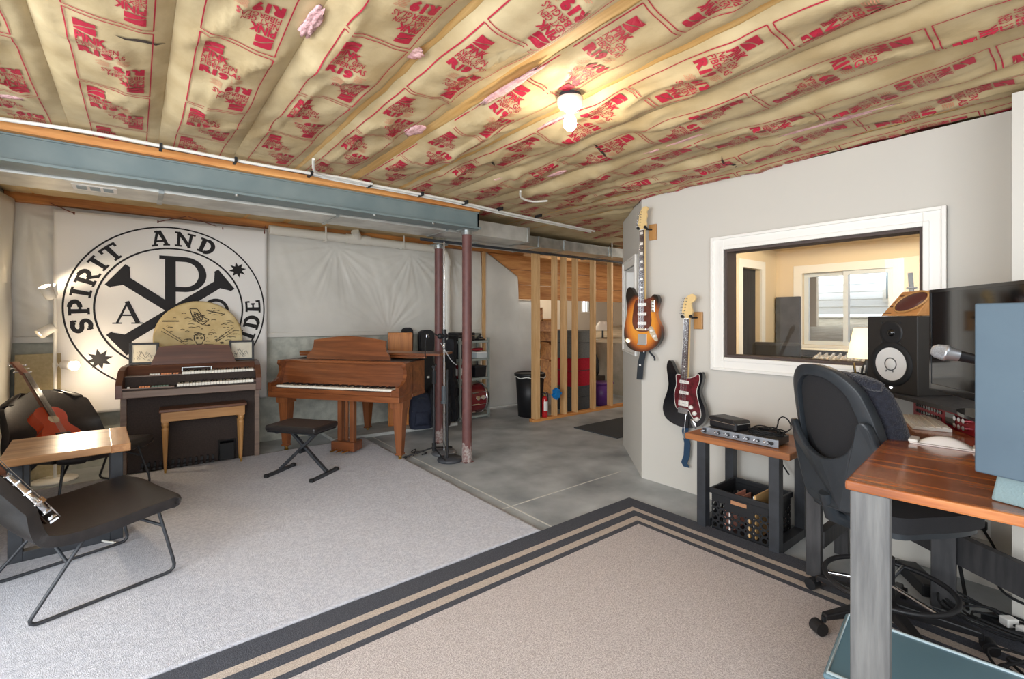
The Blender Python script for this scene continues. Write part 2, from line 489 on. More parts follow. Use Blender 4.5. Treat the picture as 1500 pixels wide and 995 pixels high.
# logo block with a pale sweep across it
q = 8
low = [(0.062*i/q, -0.058 + 0.030*math.sin(PI*0.5*i/q)) for i in range(q+1)]
up = [(p[0], p[1]+0.006) for p in low]
ST.append(([(0,-0.066),(0.062,-0.066)] + low, [tuple([0,1] + [2+i for i in range(q, -1, -1)])], 1))
ST.append((up + [(0.062,0.0),(0,0.0)], [tuple(range(q+3))], 1))
put('PINK', 0.064, 0, -0.120, 0.0026, 1, 0.090)
put('NEXT GEN', 0.048, 0, -0.160, 0.0006, 1, 0.124)
put('FIBERGLAS', 0.048, 0, -0.200, 0.0006, 1, 0.144)
put('R19', 0.070, 0, -0.262, 0.0045, 1, 0.104)
for r_ in range(6):
    quad(0.116, 0.160 - 0.005*(r_ % 3), -0.222 - 0.008*r_, -0.2185 - 0.008*r_, 2)
def dense(v, f, cut=0.028):
    """split long edges so that flat letters can follow a bulging surface"""
    import bmesh
    bm = bmesh.new()
    vs = [bm.verts.new((a, b, 0)) for a, b in v]
    for q_ in f:
        try: bm.faces.new([vs[i] for i in q_])
        except ValueError: pass
    bmesh.ops.triangulate(bm, faces=bm.faces[:])
    for _ in range(2):
        es = [e for e in bm.edges if e.calc_length() > cut]
        if not es: break
        bmesh.ops.subdivide_edges(bm, edges=es, cuts=1)
    bm.verts.index_update()
    v2 = [(p.co.x, p.co.y) for p in bm.verts]; f2 = [tuple(p.index for p in fc.verts) for fc in bm.faces]
    bm.free()
    return v2, f2
ST = [(*dense(v, f), m) for v, f, m in ST]
PANEL = 0.64
half = [{1: 0.011, 5: 0.022, 6: 0.042, 7: 0.024, 11: 0.019, 12: 0.018}.get(i, 0.0004) for i in range(len(JX))]
batt_names = [
 'brown paper insulation batt in the leftmost ceiling bay, against the left wall',
 'brown paper insulation batt in the second ceiling bay from the left',
 'brown paper insulation batt with a dark tear, third ceiling bay from the left',
 'brown paper insulation batt in the fourth ceiling bay from the left',
 'brown paper insulation batt left of the first bare joist, pink tuft at its seam',
 'brown paper insulation batt between the two widest bare joists, printed R19',
 'crumpled insulation batt with the bare bulb hanging from its bay',
 'brown paper insulation batt just right of the bare bulb',
 'sagging insulation batt, second bay to the right of the bare bulb',
 'torn insulation batt showing long pink strips, third bay from the grey wall',
 'crumpled insulation batt next to the last bare joist by the grey wall',
 'narrow insulation batt tucked against the top of the grey wall, running on past its corner',
 'brown paper insulation batt behind the grey wall, first bay past the corner',
 'brown paper insulation batt behind the grey wall, second bay past the corner',
 'brown paper insulation batt behind the grey wall, third bay past the corner',
 'brown paper insulation batt behind the grey wall, fourth bay past the corner',
 'brown paper insulation batt behind the grey wall, fifth bay past the corner',
 'brown paper insulation batt behind the grey wall, farthest bay past the corner']
bay = []
for i in range(len(JX)):
    xa = JX[i] + half[i]
    xb = (JX[i+1] - half[i+1]) if i+1 < len(JX) else 6.10
    bay.append((max(xa, -0.88), xb))
LIM = {}
def batt_z(i, u, y):
    """underside of batt i at fraction u across its bay"""
    p = (1 - (2*u-1)**4) * (1.0 if y < 3.05 else max(0.12, 1 - (y-3.05)/0.45*0.88))
    base = 2.4975 - (0.034 + 0.034*nz(i*3.7, y*0.9))*p
    base += 0.026*nz(u*2.0 + i*5, y*2.4, 3.1)*p + 0.012*nz(u*5 + i*9, y*6.5, 1.7)*p
    fold = abs(nz(u*1.5 + i*2.3, y*1.3, 8.8))
    base -= 0.020*max(0, 0.10-fold)/0.10*p
    return min(base, 2.4985)
YB0, YB1 = -0.55, 5.9
for i, (xa, xb) in enumerate(bay):
    w = xb - xa
    wa, wb = [(0.016 if half[min(k, len(half)-1)] > 0.005 else 0.0) for k in (i, i+1)]
    ya = YB0 if i < 11 else max(2.50, xa - 0.92)
    if i == 11: ya = YB0
    wxb = 3.47 if i == 11 else xb
    mb = MB()
    ny = 130
    def fn(a, b, i=i, xa=xa, w=w, ya=ya, wa=wa, wb=wb, xb=xb):
        y = ya + (YB1-ya)*b
        ww = (min(xb, 3.47 + max(0, y-2.55)) - xa) if i == 11 else w
        dx = 0.0
        if a == 0: dx = wa*(0.4+nz(y*2.6, i*2.0)+0.5*nz(y*9, i))*(-1)
        if a == 1: dx = wb*(0.4+nz(y*2.6, i*3.0+7)+0.5*nz(y*9, i+5))
        return (xa + ww*a + dx, y, batt_z(i, a*ww/w, y) + (0.0 if 0 < a < 1 else 0.0))
    NU, NV = 18, 190
    mb.grid(NU, NV, fn, 0)
    G = [p[2] for p in mb.v]
    # printed panels, following the paper
    ph = [0.22, 0.02, 0.29, 0.18, 0.45, 0.10, 0.35, 0.12, 0.40, 0.28, 0.2, 0.4, 0.1, 0.3, 0.5, 0.2, 0.4, 0.1][i]
    sc = min(1.0, w/0.36) if i != 11 else 0.4
    off = ([0, 0, 0.02, 0.0, 0.015, -0.02, -0.05, -0.03, 0.01, 0.02, 0.0, -0.1] + [0.0]*6)[i]
    k = -2
    while True:
        y0 = ph + PANEL*k; k += 1
        if y0 > 3.8: break
        if y0 < ya or y0 < YB0: continue
        fx0, fx1 = xa + w*0.5 - 0.125*sc + off, xa + w*0.5 + 0.125*sc + off
        def pt(x, y, d=0.0040, i=i, xa=xa, w=w):
            ww = min(xb, 3.47 + max(0, y-2.55)) - xa if i == 11 else w
            u = min(max((x-xa)/ww, 0.0), 0.9999)*NU; v = min(max((y-ya)/(YB1-ya), 0.0), 0.9999)*NV
            a_, b_ = int(u), int(v); fu, fv = u-a_, v-b_; k_ = b_*(NU+1)+a_
            z = (G[k_]*(1-fu)+G[k_+1]*fu)*(1-fv) + (G[k_+NU+1]*(1-fu)+G[k_+NU+2]*fu)*fv
            return (x, y, z - d)
        # frame lines
        t = 0.0022
        for xl in (fx0, fx1):
            n = 18
            vs = []
            for j in range(n+1):
                y = y0 + (PANEL-0.02)*j/n
                vs += [pt(xl-t, y), pt(xl+t, y)]
            mb.add(vs, [(2*j, 2*j+1, 2*j+3, 2*j+2) for j in range(n)], 1)
        for yl in (y0, y0+PANEL-0.02):
            n = 8
            vs = []
            for j in range(n+1):
                x = fx0 + (fx1-fx0)*j/n
                vs += [pt(x, yl-t), pt(x, yl+t)]
            mb.add(vs, [(2*j, 2*j+1, 2*j+3, 2*j+2) for j in range(n)], 1)
        for v, f, m in ST:
            mb.add([pt(fx0 + 0.022 + a*sc, y0 + 0.045 - b*0.98) for a, b in v], f, m)
            mb.add([pt(fx1 - 0.022 - a*sc, y0 + PANEL - 0.050 + b*0.98) for a, b in v], f, m)
    o = obj('insulation_batt', mb, [KRAFT, INK, INK2])
    tag(o, batt_names[i], 'insulation', 'kraft paper insulation batts between the ceiling joists')
    bay[i] = (xa, xb, o)
# pink fibreglass showing where the paper is torn or pulled back
def tuft(i, cx, cy, lx, ly, seed, ang=0.0):
    mb = MB()
    c, s_ = math.cos(ang), math.sin(ang)
    def fn(a, b):
        th = 2*PI*a; phi = PI*b
        d = Vector((math.sin(phi)*math.cos(th), math.sin(phi)*math.sin(th), math.cos(phi)))
        k = 1 + 0.55*noise.noise(d*2.3 + Vector((seed, 0, 0))) + 0.35*noise.noise(d*5 + Vector((0, seed, 0)))
        x, y = d.x*lx*k*0.8, d.y*ly*k
        return (cx + x*c - y*s_, cy + x*s_ + y*c, 2.484 + d.z*0.009*k - 0.004*abs(d.x))
    mb.grid(22, 12, fn, 0)
    obj('torn_fiberglass', mb, PINK, bay[i][2])
for t in ((2,-0.24,1.55,0.03,0.10,1), (3,0.50,1.80,0.03,0.10,2), (4,0.86,1.75,0.07,0.05,3), (5,1.25,2.46,0.05,0.09,4), (6,1.36,1.72,0.025,0.22,5),
          (1,-0.52,3.30,0.12,0.045,6), (3,0.40,1.09,0.11,0.03,7), (7,1.79,1.85,0.02,0.20,8), (9,2.62,1.15,0.025,0.35,9), (9,2.60,1.72,0.02,0.25,10),
          (10,3.05,2.3,0.02,0.12,11), (9,2.70,2.05,0.06,0.08,12), (8,2.45,2.55,0.03,0.10,13), (10,2.99,0.95,0.022,0.30,14), (7,2.08,2.1,0.02,0.12,15), (8,2.2,2.9,0.03,0.1,16)):
    tuft(*t)
# dark rips in the paper
RIP = mat('dark_rip', (60,48,40), 0.9)
def rip(i, pts, wd):
    n = len(pts); vs = []
    xa, xb, o = bay[i]
    for j, (x, y) in enumerate(pts):
        h = wd*math.sin(PI*(j+0.02)/(n-0.96)) + 0.001
        u = min(max((x-xa)/(xb-xa), 0), 1)
        z = batt_z(i, u, y) - 0.004
        vs += [(x, y-h, z), (x, y+h, z)]
    obj('paper_tear', MB().add(vs, [(2*j, 2*j+1, 2*j+3, 2*j+2) for j in range(n-1)]), RIP, o)
rip(2, [(-0.06+0.03*j, 2.28+0.012*math.sin(j*1.7)) for j in range(6)], 0.010)
rip(7, [(1.86+0.02*j, 2.55+0.02*j) for j in range(6)], 0.012)
rip(10, [(2.99+0.03*j, 1.55+0.015*math.sin(j)) for j in range(8)], 0.012)
rip(8, [(2.2+0.03*j, 1.95+0.01*j) for j in range(8)], 0.010)
# ================================================================== STEEL BEAM, COLUMNS, DUCTS, PIPES
mb = MB().box(-1.05, 2.62, 3.80, 3.83, 2.285, 2.425).box(-1.05, 2.62, 3.760, 3.95, 2.268, 2.285).box(-1.05, 2.62, 3.795, 3.95, 2.425, 2.437)
mb.box(2.60, 2.62, 3.80, 3.95, 2.285, 2.425)
b = obj('steel_beam', mb, STEEL, bevel=0.002); tag(b, 'long grey painted steel beam under the ceiling joists', 'beam')
mb = MB()
for x in (0.55, 1.55, 2.1): mb.cyl((x, 3.775, 2.268), (x, 3.775, 2.256), 0.012, n=6)
obj('bolt', mb, GALV, b)
pl = obj('wood_plate', MB().box(-1.05, 2.60, 3.755, 3.95, 2.438, 2.487), LUMBERX)
tag(pl, 'orange wood plate lying along the top of the grey beam', 'lumber')
def column(x, y, top, label):
    t = thing('support_column', label, 'column', (x, y, 0))
    obj('shaft', MB().cyl((0,0,0.012),(0,0,top-0.012),0.047,n=28), MAROON, t)
    # flaking concrete skirt near the floor
    mb = MB()
    def fn(a, b_):
        th = 2*PI*a
        r = 0.049 + 0.004*abs(nz(th*2+x, b_*4)) if b_ < 0.98 else 0.0475
        zz = (0.16+0.10*nz(math.cos(th)*2+x*3, math.sin(th)*2, 2.0))*b_
        return (r*math.cos(th), r*math.sin(th), 0.002+zz)
    mb.grid(28, 8, fn)
    obj('flaked_base', mb, mat('flaked_paint', (168,160,154), 0.9, rgb2=(130,100,96), vscale=40, bump=0.4, bscale=80), t)
    obj('base_plate', MB().box(-0.046,0.046,-0.046,0.046,0,0.012), MAROON, t)
    cp = MB().box(-0.075,0.075,-0.075,0.075,top-0.012,top)
    cp.cyl((0,0,top-0.05),(0,0,top-0.012),0.055,n=24)
    obj('cap_plate', cp, GALV, t)
    return t
column(2.53, 3.875, 2.268, 'red-brown steel column under the free end of the grey beam')
column(2.683, 4.69, 2.24, 'red-brown steel column set back behind the beam, left of the other column')

# ducts
d = obj('supply_duct', MB().box(-0.86, 3.42, 3.985, 4.36, 2.255, 2.41), DUCTW, bevel=0.003); tag(d, 'bright flat metal duct running behind the grey beam', 'duct')
for x in (0.12, 1.3, 2.35, 3.40): mb = MB().box(x, x+0.03, 3.978, 4.367, 2.248, 2.415); obj('joint_band', mb, GALV, d); mb = MB()
st = obj('sticker', MB().box(-0.32, -0.10, 4.05, 4.22, 2.2525, 2.2545), WHITE, d)
mb = MB()
for k in range(3): mb.box(-0.30+0.066*k, -0.25+0.066*k, 4.08, 4.19, 2.2515, 2.2524)
obj('printed_block', mb, mat('blue_grey_print', (150,166,172), 0.6), st)
d2 = obj('trunk_duct', MB().box(2.75, 8.0, 4.42, 4.95, 2.30, 2.43), GALV, bevel=0.003); tag(d2, 'large galvanised trunk duct above the open stud partition', 'duct')
for x in (3.15, 3.95, 4.4, 5.3, 6.2): obj('drive_seam', MB().box(x, x+0.025, 4.410, 4.96, 2.292, 2.436), GALV, d2)
for x in (3.15, 5.3): obj('hanger_strap', MB().box(x+0.05, x+0.075, 4.405, 4.409, 2.28, 2.72), GALV, d2)
mb = MB().tube([(2.3,4.40,2.225),(4,4.40,2.225),(7.6,4.40,2.225)], 0.016, 10)
g = obj('gas_pipe', mb, DARK); tag(g, 'thin black pipe under the galvanised duct, crossing in front of the studs', 'pipe')

# white drain pipe along the back wall, elbow and drop
t = thing('drain_pipe', 'white plastic drain pipe along the top of the back wall, bending down', 'pipe', (0,0,0))
run = [(1.16, 5.80, 2.395), (2.2, 5.80, 2.385), (3.31, 5.82, 2.375)]
arc = [(3.31+0.15*math.sin(a), 5.82, 2.225+0.15*math.cos(a)) for a in [PI/2*k/6 for k in range(7)]]
obj('pipe_run', MB().tube(run + arc[1:] + [(3.46,5.82,1.4),(3.46,5.82,0.036)], 0.052, 18), PVC, t)
mb = MB()
for p0, p1 in (((3.25,5.815,2.376),(3.33,5.82,2.375)), ((3.46,5.82,2.24),(3.46,5.82,2.15)), ((2.02,5.80,2.387),(2.12,5.80,2.386)), ((2.24,5.80,2.385),(2.32,5.80,2.384))):
    obj('coupling', MB().cyl(p0, p1, 0.062, n=18), PVC, t)
mb.cyl((2.18,5.80,2.385),(2.10,5.72,2.47), 0.05, n=14); mb.cyl((2.04,5.80,2.386),(2.30,5.80,2.384),0.058,n=18)
obj('fitting', mb, PVC, t)
mb = MB()
for x in (1.75, 2.75): obj('hanger_strap', MB().box(x, x+0.02, 5.74, 5.745, 2.33, 2.52).box(x,x+0.02,5.74,5.86,2.325,2.331), PVC, t)

# white electric cables stapled along the joists
CL = [(-0.62,3.66,2.478)]
def cable(name, pts, r, m, label, cat='cable', n=8):
    o = obj(name, MB().tube(spline(pts, 6, False), r, n), m); return tag(o, label, cat)
ca = cable('electric_cable', [(-0.60,3.70,2.474),(-0.25,3.60,2.462),(0.1,3.60,2.460),(0.6,3.61,2.458),(1.0,3.60,2.460),(1.5,3.61,2.46),(2.2,3.63,2.46),(2.9,3.68,2.45),(3.6,3.74,2.45),(4.3,3.80,2.45)], 0.011, CABLEW, 'white electric cable clipped to the joists along the front of the beam')
mb = MB()
for x in (0.12, 0.52, 1.0, 1.45, 1.9, 2.35, 2.75, 3.25): mb.box(x-0.008, x+0.008, 3.585, 3.68, 2.446, 2.475)
obj('cable_clip', mb, BLK, ca)
ca2 = cable('electric_cable', [(0.95,3.72,2.50),(1.15,3.655,2.462),(1.7,3.66,2.459),(2.3,3.68,2.456),(2.9,3.735,2.447),(3.5,3.79,2.45),(4.3,3.86,2.45)], 0.011, CABLEW, 'second white electric cable, running behind the first and starting right of the curled loop')
cable('electric_cable', [(0.93,3.30,2.47),(0.98,3.45,2.44),(1.06,3.53,2.448),(1.2,3.56,2.458),(1.45,3.575,2.458)], 0.010, CABLEW, 'short curl of white cable dropping beside the bare joist above the beam')
cable('electric_cable', [(2.50,3.02,2.46),(2.58,3.10,2.435),(2.72,3.12,2.43),(2.86,3.08,2.45)], 0.009, CABLEW, 'small loose loop of white cable sticking out of the insulation near the grey wall corner')

# rim lumber above the back wall plastic
LUMBERO = wood('dark_orange_lumber', (206,140,72), (150,92,44), 'X', 10, 0.6)
struct('trim_30', MB().box(-0.88, 4.9, 5.84, 5.95, 2.42, 2.50).box(-0.88, 4.9, 5.90, 5.95, 2.5, 2.76), LUMBERO)

# ------------------------------------------------------------------ plastic sheets and banner
TACKS = [(1.93, 2.30), (2.95, 2.30), (2.62, 1.22), (0.0, 2.4), (-0.75, 2.35), (3.6, 2.3), (-0.3,1.25), (4.0,1.3)]
def folds(x, z):
    d = 0.0
    for k, (tx, tz) in enumerate(TACKS):
        dx, dz = x-tx, z-tz
        r = math.hypot(dx, dz)
        a = math.atan2(dz, dx)
        f = math.exp(-((r-0.25)/0.38)**2) if r > 0.25 else 1.0
        d += 0.016*f*(nz(a*5.5, k*3.1, r*0.5) + 0.5*nz(a*13, k*7.7))*min(1, r/0.10)
    return d
def sheet(name, label, x0, x1, z0, z1, y, nu, nv, amp=1.0, top=None):
    mb = MB()
    def fn(a, b):
        x = x0 + (x1-x0)*a; z = z0 + ((z1 if top is None else top(x))-z0)*b
        p = math.sin(PI*min(max(b,0),1))**0.5 if 0 < b < 1 else 0
        dy = -0.035*p + 0.012*nz(x*1.6, z*1.6) * p + 0.005*nz(x*9+z*3, z*1.3, 6)*p - amp*folds(x, z)*p
        return (x, y + dy, z)
    mb.grid(nu, nv, fn)
    o = obj(name, mb, PLASTIC, solid=0.002)
    return tag(o, label, 'plastic sheet')
s1 = sheet('vapor_barrier', 'wrinkled white plastic sheet covering the upper half of the back wall', -0.87, 4.12, 1.22, 2.43, 5.93, 300, 70)
obj('hem', MB().box(-0.87, 4.12, 5.905, 5.93, 1.185, 1.24), PLASTIC, s1, bevel=0.004)
def slope(x):
    return 2.47 - 0.555*(x-4.15) if x < 4.84 else 1.70
s2 = sheet('vapor_barrier', 'plastic sheet with a sloping top edge under the stairs', 4.17, 5.20, 0.02, 2.42, 5.92, 120, 90, 0.4, slope)
mb = MB()
def fn(a, b):
    y = 3.4 + 2.45*a; z = 0.03 + 2.40*b
    return (-0.835 + 0.03*nz(y*2, z*1.5, 4) + 0.015*math.sin(y*9+z*2)*0.6, y, z)
mb.grid(60, 40, fn)
tag(obj('vapor_barrier', mb, PLASTIC, solid=0.002), 'hanging plastic sheet along the left side wall', 'plastic sheet')
struct('trim_31', MB().box(4.125, 4.165, 5.86, 5.90, 0.02, 2.42), LUMBERZ)

bn = thing('vinyl_banner', 'white vinyl banner with a round black emblem on the back wall', 'banner', (0.30, 5.835, 1.50))
def bny(x, z):
    return 0.006*nz(x*2.2, z*1.4, 5) + 0.004*math.sin(x*7 + z*1.5)
mb = MB()
def fn(a, b):
    x = -0.875 + 1.72*a; z = -0.98 + 1.86*b
    return (x, bny(x, z), z)
mb.grid(60, 60, fn)
obj('banner_sheet', mb, VINYL, bn, solid=0.0016)
PR = []
def pline(poly, wd):
    pass
class Flat(MB):
    """flat print on the banner: 2D points mapped just in front of the sheet"""
    def pl(s, pts, f=None):
        s.add([(p[0], bny(p[0], p[1]) - 0.0035, p[1]) for p in pts], f or [tuple(range(len(pts)))])
    def strip(s, P, Q):
        n = len(P)
        s.pl(list(P) + list(Q), [(i, i+1, n+i+1, n+i) for i in range(n-1)])
    def ring(s, r0, r1, a0=0, a1=2*PI, n=120):
        s.strip([(r0*math.cos(a0+(a1-a0)*i/n), r0*math.sin(a0+(a1-a0)*i/n)) for i in range(n+1)],
                [(r1*math.cos(a0+(a1-a0)*i/n), r1*math.sin(a0+(a1-a0)*i/n)) for i in range(n+1)])
    def quad(s, p, q, w, n=8):
        p = Vector(p); q = Vector(q); d = (q-p).normalized(); o = Vector((-d.y, d.x))*(w/2)
        s.strip([p+(q-p)*(i/n)+o for i in range(n+1)], [p+(q-p)*(i/n)-o for i in range(n+1)])
em = Flat()
em.ring(0.808, 0.822); em.ring(0.596, 0.612)
# chi-rho
em.quad((-0.03,-0.52),(-0.03,0.52),0.088,16); em.quad((-0.12,0.512),(0.06,0.512),0.034); em.quad((-0.12,-0.535),(0.06,-0.535),0.04)
n = 30
def bowl(rx, rz, cx, cz): return [(cx + rx*math.cos(PI/2 - PI*i/n), cz + rz*math.sin(PI/2 - PI*i/n)) for i in range(n+1)]
em.strip(bowl(0.185,0.178,0.09,0.350), bowl(0.118,0.128,0.09,0.350))
em.quad((-0.03,0.503),(0.10,0.503),0.050); em.quad((-0.03,0.197),(0.10,0.197),0.050)
for s_ in (-1, 1):
    em.quad((-0.42*s_, 0.295), (0.41*s_, -0.325), 0.088, 20)
    for (cx, cz) in ((-0.435*s_, 0.307), (0.425*s_, -0.337)):
        d = Vector((0.83*s_, -0.62)).normalized(); o = Vector((-d.y, d.x))
        c = Vector((cx, cz)); em.quad(c-o*0.125, c+o*0.125, 0.05)
        e = d if cz > 0 else -d
        for w_ in (-1, 1):
            em.pl([c+o*(w_*0.12)+e*0.02, c+o*(w_*0.036)+e*0.02, c+o*(w_*0.036)+e*0.09])
# alpha and omega
def put_text(s, size, cx, cz):
    v, f = text2d(s, size, 0.001)
    x1 = max(p[0] for p in v)
    em.pl([(p[0]-x1/2+cx, p[1]+cz) for p in v], [q for q in f])
em.quad((-0.44,-0.14),(-0.36,0.065),0.018); em.quad((-0.285,-0.14),(-0.368,0.065),0.036); em.quad((-0.41,-0.068),(-0.315,-0.068),0.014)
em.quad((-0.475,-0.143),(-0.405,-0.143),0.012); em.quad((-0.335,-0.143),(-0.245,-0.143),0.012)
def omg(r): return [(0.36 + r*math.cos(a), -0.015 + r*1.08*math.sin(a)) for a in [R(-58 + 296*i/30) for i in range(31)]]
em.strip(omg(0.118), omg(0.088))
em.quad((0.24,-0.150),(0.335,-0.150),0.030); em.quad((0.385,-0.150),(0.48,-0.150),0.030); em.quad((0.313,-0.15),(0.313,-0.09),0.022); em.quad((0.407,-0.15),(0.407,-0.09),0.022)
# stars
def star(cx, cz, r, rot=0.0, n=8):
    pts = []
    for i in range(2*n):
        a = rot + PI*i/n; q_ = r if i % 2 == 0 else r*0.50
        pts.append((cx + q_*math.cos(a), cz + q_*math.sin(a)))
    em.pl(pts)
star(0.558, 0.428, 0.085, 0.2); star(-0.565, -0.478, 0.098, 0.2)
# slab lettering on the ring: strokes in a unit cell mapped onto the arc
S = 0.23; SR = 0.07
def seg(x0,y0,x1,y1,w=S): return ('l', x0,y0,x1,y1,w)
def arcs(cx,cy,rx,ry,a0,a1,w=S): return ('a', cx,cy,rx,ry,a0,a1,w)
def ser(x,y,h=0.22): return ('l', x-h,y,x+h,y,0.12)
GL = {
 'I': (0.46, [seg(.23,0,.23,1), ser(.23,.06,.23), ser(.23,.94,.23)]),
 'T': (0.84, [seg(.42,0,.42,1), ser(.42,.06,.22), seg(0,.93,.84,.93,.14), seg(.06,.98,.06,.72,.12), seg(.78,.98,.78,.72,.12)]),
 'P': (0.78, [seg(.2,0,.2,1), ser(.2,.06,.2), seg(0,.93,.42,.93,.14), seg(.2,.45,.42,.45,.14), arcs(.42,.69,.30,.24,90,-90)]),
 'R': (0.90, [seg(.2,0,.2,1), ser(.2,.06,.2), seg(0,.93,.42,.93,.14), seg(.2,.45,.42,.45,.14), arcs(.42,.69,.30,.24,90,-90), seg(.42,.45,.72,.06,.18), ser(.76,.06,.16)]),
 'A': (0.92, [seg(.14,.05,.44,1,.13), seg(.78,.05,.48,1,.19), seg(.26,.32,.68,.32,.12), ser(.14,.06,.17), ser(.76,.06,.18), seg(.28,.94,.5,.94,.12)]),
 'N': (0.94, [seg(.18,0,.18,1,.15), seg(.76,0,.76,1,.15), seg(.14,.98,.80,.04,.19), ser(.18,.06,.19), ser(.12,.94,.13), ser(.76,.94,.19)]),
 'D': (0.84, [seg(.2,0,.2,1), seg(0,.93,.38,.93,.14), seg(0,.07,.38,.07,.14), arcs(.38,.5,.36,.43,90,-90)]),
 'E': (0.78, [seg(.2,0,.2,1), seg(0,.93,.74,.93,.14), seg(0,.07,.74,.07,.14), seg(.2,.5,.55,.5,.12), seg(.70,.98,.70,.70,.11), seg(.70,.02,.70,.30,.11), seg(.54,.62,.54,.38,.10)]),
 'S': (0.74, [arcs(.37,.71,.26,.21,20,270), arcs(.37,.28,.26,.21,90,-160), seg(.64,.98,.64,.68,.11), seg(.10,.02,.10,.32,.11)]),
}
def glyph(ch, mp):
    for st_ in GL[ch][1]:
        if st_[0] == 'l':
            _, x0,y0,x1,y1,w = st_
            d = Vector((x1-x0, y1-y0)); L = d.length; d /= L; o = Vector((-d.y, d.x))*(w/2)
            k = 4
            em.strip([mp(x0+d.x*L*i/k+o.x, y0+d.y*L*i/k+o.y) for i in range(k+1)], [mp(x0+d.x*L*i/k-o.x, y0+d.y*L*i/k-o.y) for i in range(k+1)])
        else:
            _, cx,cy,rx,ry,a0,a1,w = st_
            k = 14; P = []; Q = []
            for i in range(k+1):
                a = R(a0+(a1-a0)*i/k)
                P.append(mp(cx+(rx+w/2)*math.cos(a), cy+(ry+w/2)*math.sin(a))); Q.append(mp(cx+(rx-w/2)*math.cos(a), cy+(ry-w/2)*math.sin(a)))
            em.strip(P, Q)
def arc_word(word, deg_mid, H, base_r, outward=True, gap=0.12, xs=1.0):
    tot = sum(GL[c][0]*xs for c in word) + gap*(len(word)-1)
    x = -tot/2
    for c in word:
        def mp(u, v, x=x):
            s_ = (x + u*xs)*H
            if outward:
                r = base_r + v*H; a = R(deg_mid) - s_/(base_r + H*0.5)
            else:
                r = base_r - v*H; a = R(deg_mid) + s_/(base_r - H*0.5)
            return (r*math.cos(a), r*math.sin(a))
        glyph(c, mp); x += GL[c][0]*xs + gap
arc_word('SPIRIT', 162.5, 0.148, 0.634, True, 0.26, 1.12)
arc_word('AND', 83.5, 0.148, 0.634, True, 0.32, 1.14)
arc_word('IDE', -9, 0.148, 0.782, False, 0.26, 1.14)
obj('round_emblem', em, BLACKINK, bn)
CORD = mat('red_brown_cord', (120,70,56), 0.8)
mb = MB()
for p in (((-0.74,0,0.86),(-0.90,0.0,0.93)), ((-0.13,0,0.86),(0.10,0.0,0.945)), ((0.42,0,0.86),(0.12,0.0,0.945)), ((0.82,0,0.86),(0.83,0.0,0.94))):
    obj('hanging_cord', MB().tube([p[0], p[1]], 0.004, 6).tube([(p[0][0],-0.003,p[0][2]-0.012),(p[0][0],-0.003,p[0][2]+0.012)], 0.006, 6), CORD, bn)
# ================================================================== RUGS
mb = MB()
def fn(a, b):
    x = -0.87 + 2.94*a; y = 2.292 + 3.06*b
    e = 0.010*nz(x*12, y*12, 1) if a in (0, 1) or b == 1 else 0
    return (x + e, y + e, 0.014 + 0.003*nz(x*9, y*9, 2))
mb.grid(120, 160, fn); 
cr = obj('carpet', mb, CARPET, solid=0.012); tag(cr, 'large pale grey shaggy carpet under the chairs and organ', 'carpet')
rg = thing('area_rug', 'taupe rug with charcoal striped border in front of the desk', 'rug', (0,0,0.002))
X1, Y1, X0, Y0 = 2.985, 2.285, -2.4, -2.0
def rring(o0, o1, m, nm):
    mb = MB()
    mb.box(X0, X1-o0, Y1-o1, Y1-o0, 0.0, 0.014); mb.box(X1-o1, X1-o0, Y0, Y1-o1, 0.0, 0.014)
    obj(nm, mb, m, rg)
rring(0.0, 0.129, RUGD, 'outer_border'); rring(0.129, 0.175, RUGT, 'tan_stripe'); rring(0.175, 0.243, RUGD, 'middle_border')
rring(0.243, 0.296, RUGT, 'tan_stripe'); rring(0.296, 0.335, RUGD, 'inner_border')
obj('field', MB().box(X0, X1-0.335, Y0, Y1-0.335, 0.0, 0.014), RUGF, rg)
FZ = 0.02      # top of the carpet

# ================================================================== ORGAN
og = thing('electric_organ', 'brown two-manual electric organ in front of the round emblem banner', 'organ', (0.437, 5.41, 0.0), R(-6.8))
mb = MB()
prof = [(-0.02,0.0),(0.36,0.0),(0.36,0.96),(-0.10,0.96),(-0.27,0.84),(-0.27,0.70),(-0.02,0.66)]   # (y,z)
for s_ in (-1, 1):
    x0 = s_*0.525 - 0.0225
    M = axes((0,1,0),(0,0,1),(1,0,0),(x0,0,0))
    # cheek on top, light strip below
    ck = [(-0.27,0.715),(0.36,0.715),(0.36,0.965),(0.0,0.965),(-0.13,0.945),(-0.25,0.86),(-0.27,0.83)]
    obj('cheek', MB().prism(ck, 0, 0.045, M), ORGANW, og, 0.004)
    obj('side_panel', MB().box(x0, x0+0.045, -0.03, 0.36, 0.0, 0.715), ORGANT, og, 0.003)
obj('knee_panel', MB().box(-0.503,0.503,0.0,0.02,0.0,0.715), ORGAND, og)
obj('back_panel', MB().box(-0.503,0.503,0.34,0.36,0.02,0.95), ORGANW, og)
obj('front_rail', MB().box(-0.503,0.503,-0.265,0.0,0.715,0.775), ORGANT, og, 0.004)
obj('lower_bed', MB().box(-0.503,0.503,-0.262,-0.02,0.775,0.790), ORGAND, og)
obj('upper_bed', MB().box(-0.503,0.503,-0.13,0.02,0.79,0.884), ORGAND, og, 0.003)
obj('tab_rail', MB().box(-0.503,-0.09,-0.135,-0.06,0.884,0.892).box(-0.503,-0.14,-0.262,-0.20,0.790,0.800), ORGANT, og)
obj('sloped_panel', MB().prism([(0.0,0.884),(0.10,0.884),(0.10,0.965),(0.045,0.965)], -0.503, 0.503, axes((0,1,0),(0,0,1),(1,0,0),(0,0,0))), ORGANW, og)
obj('top', MB().box(-0.503,0.503,0.05,0.36,0.95,0.968), ORGANW, og, 0.004)
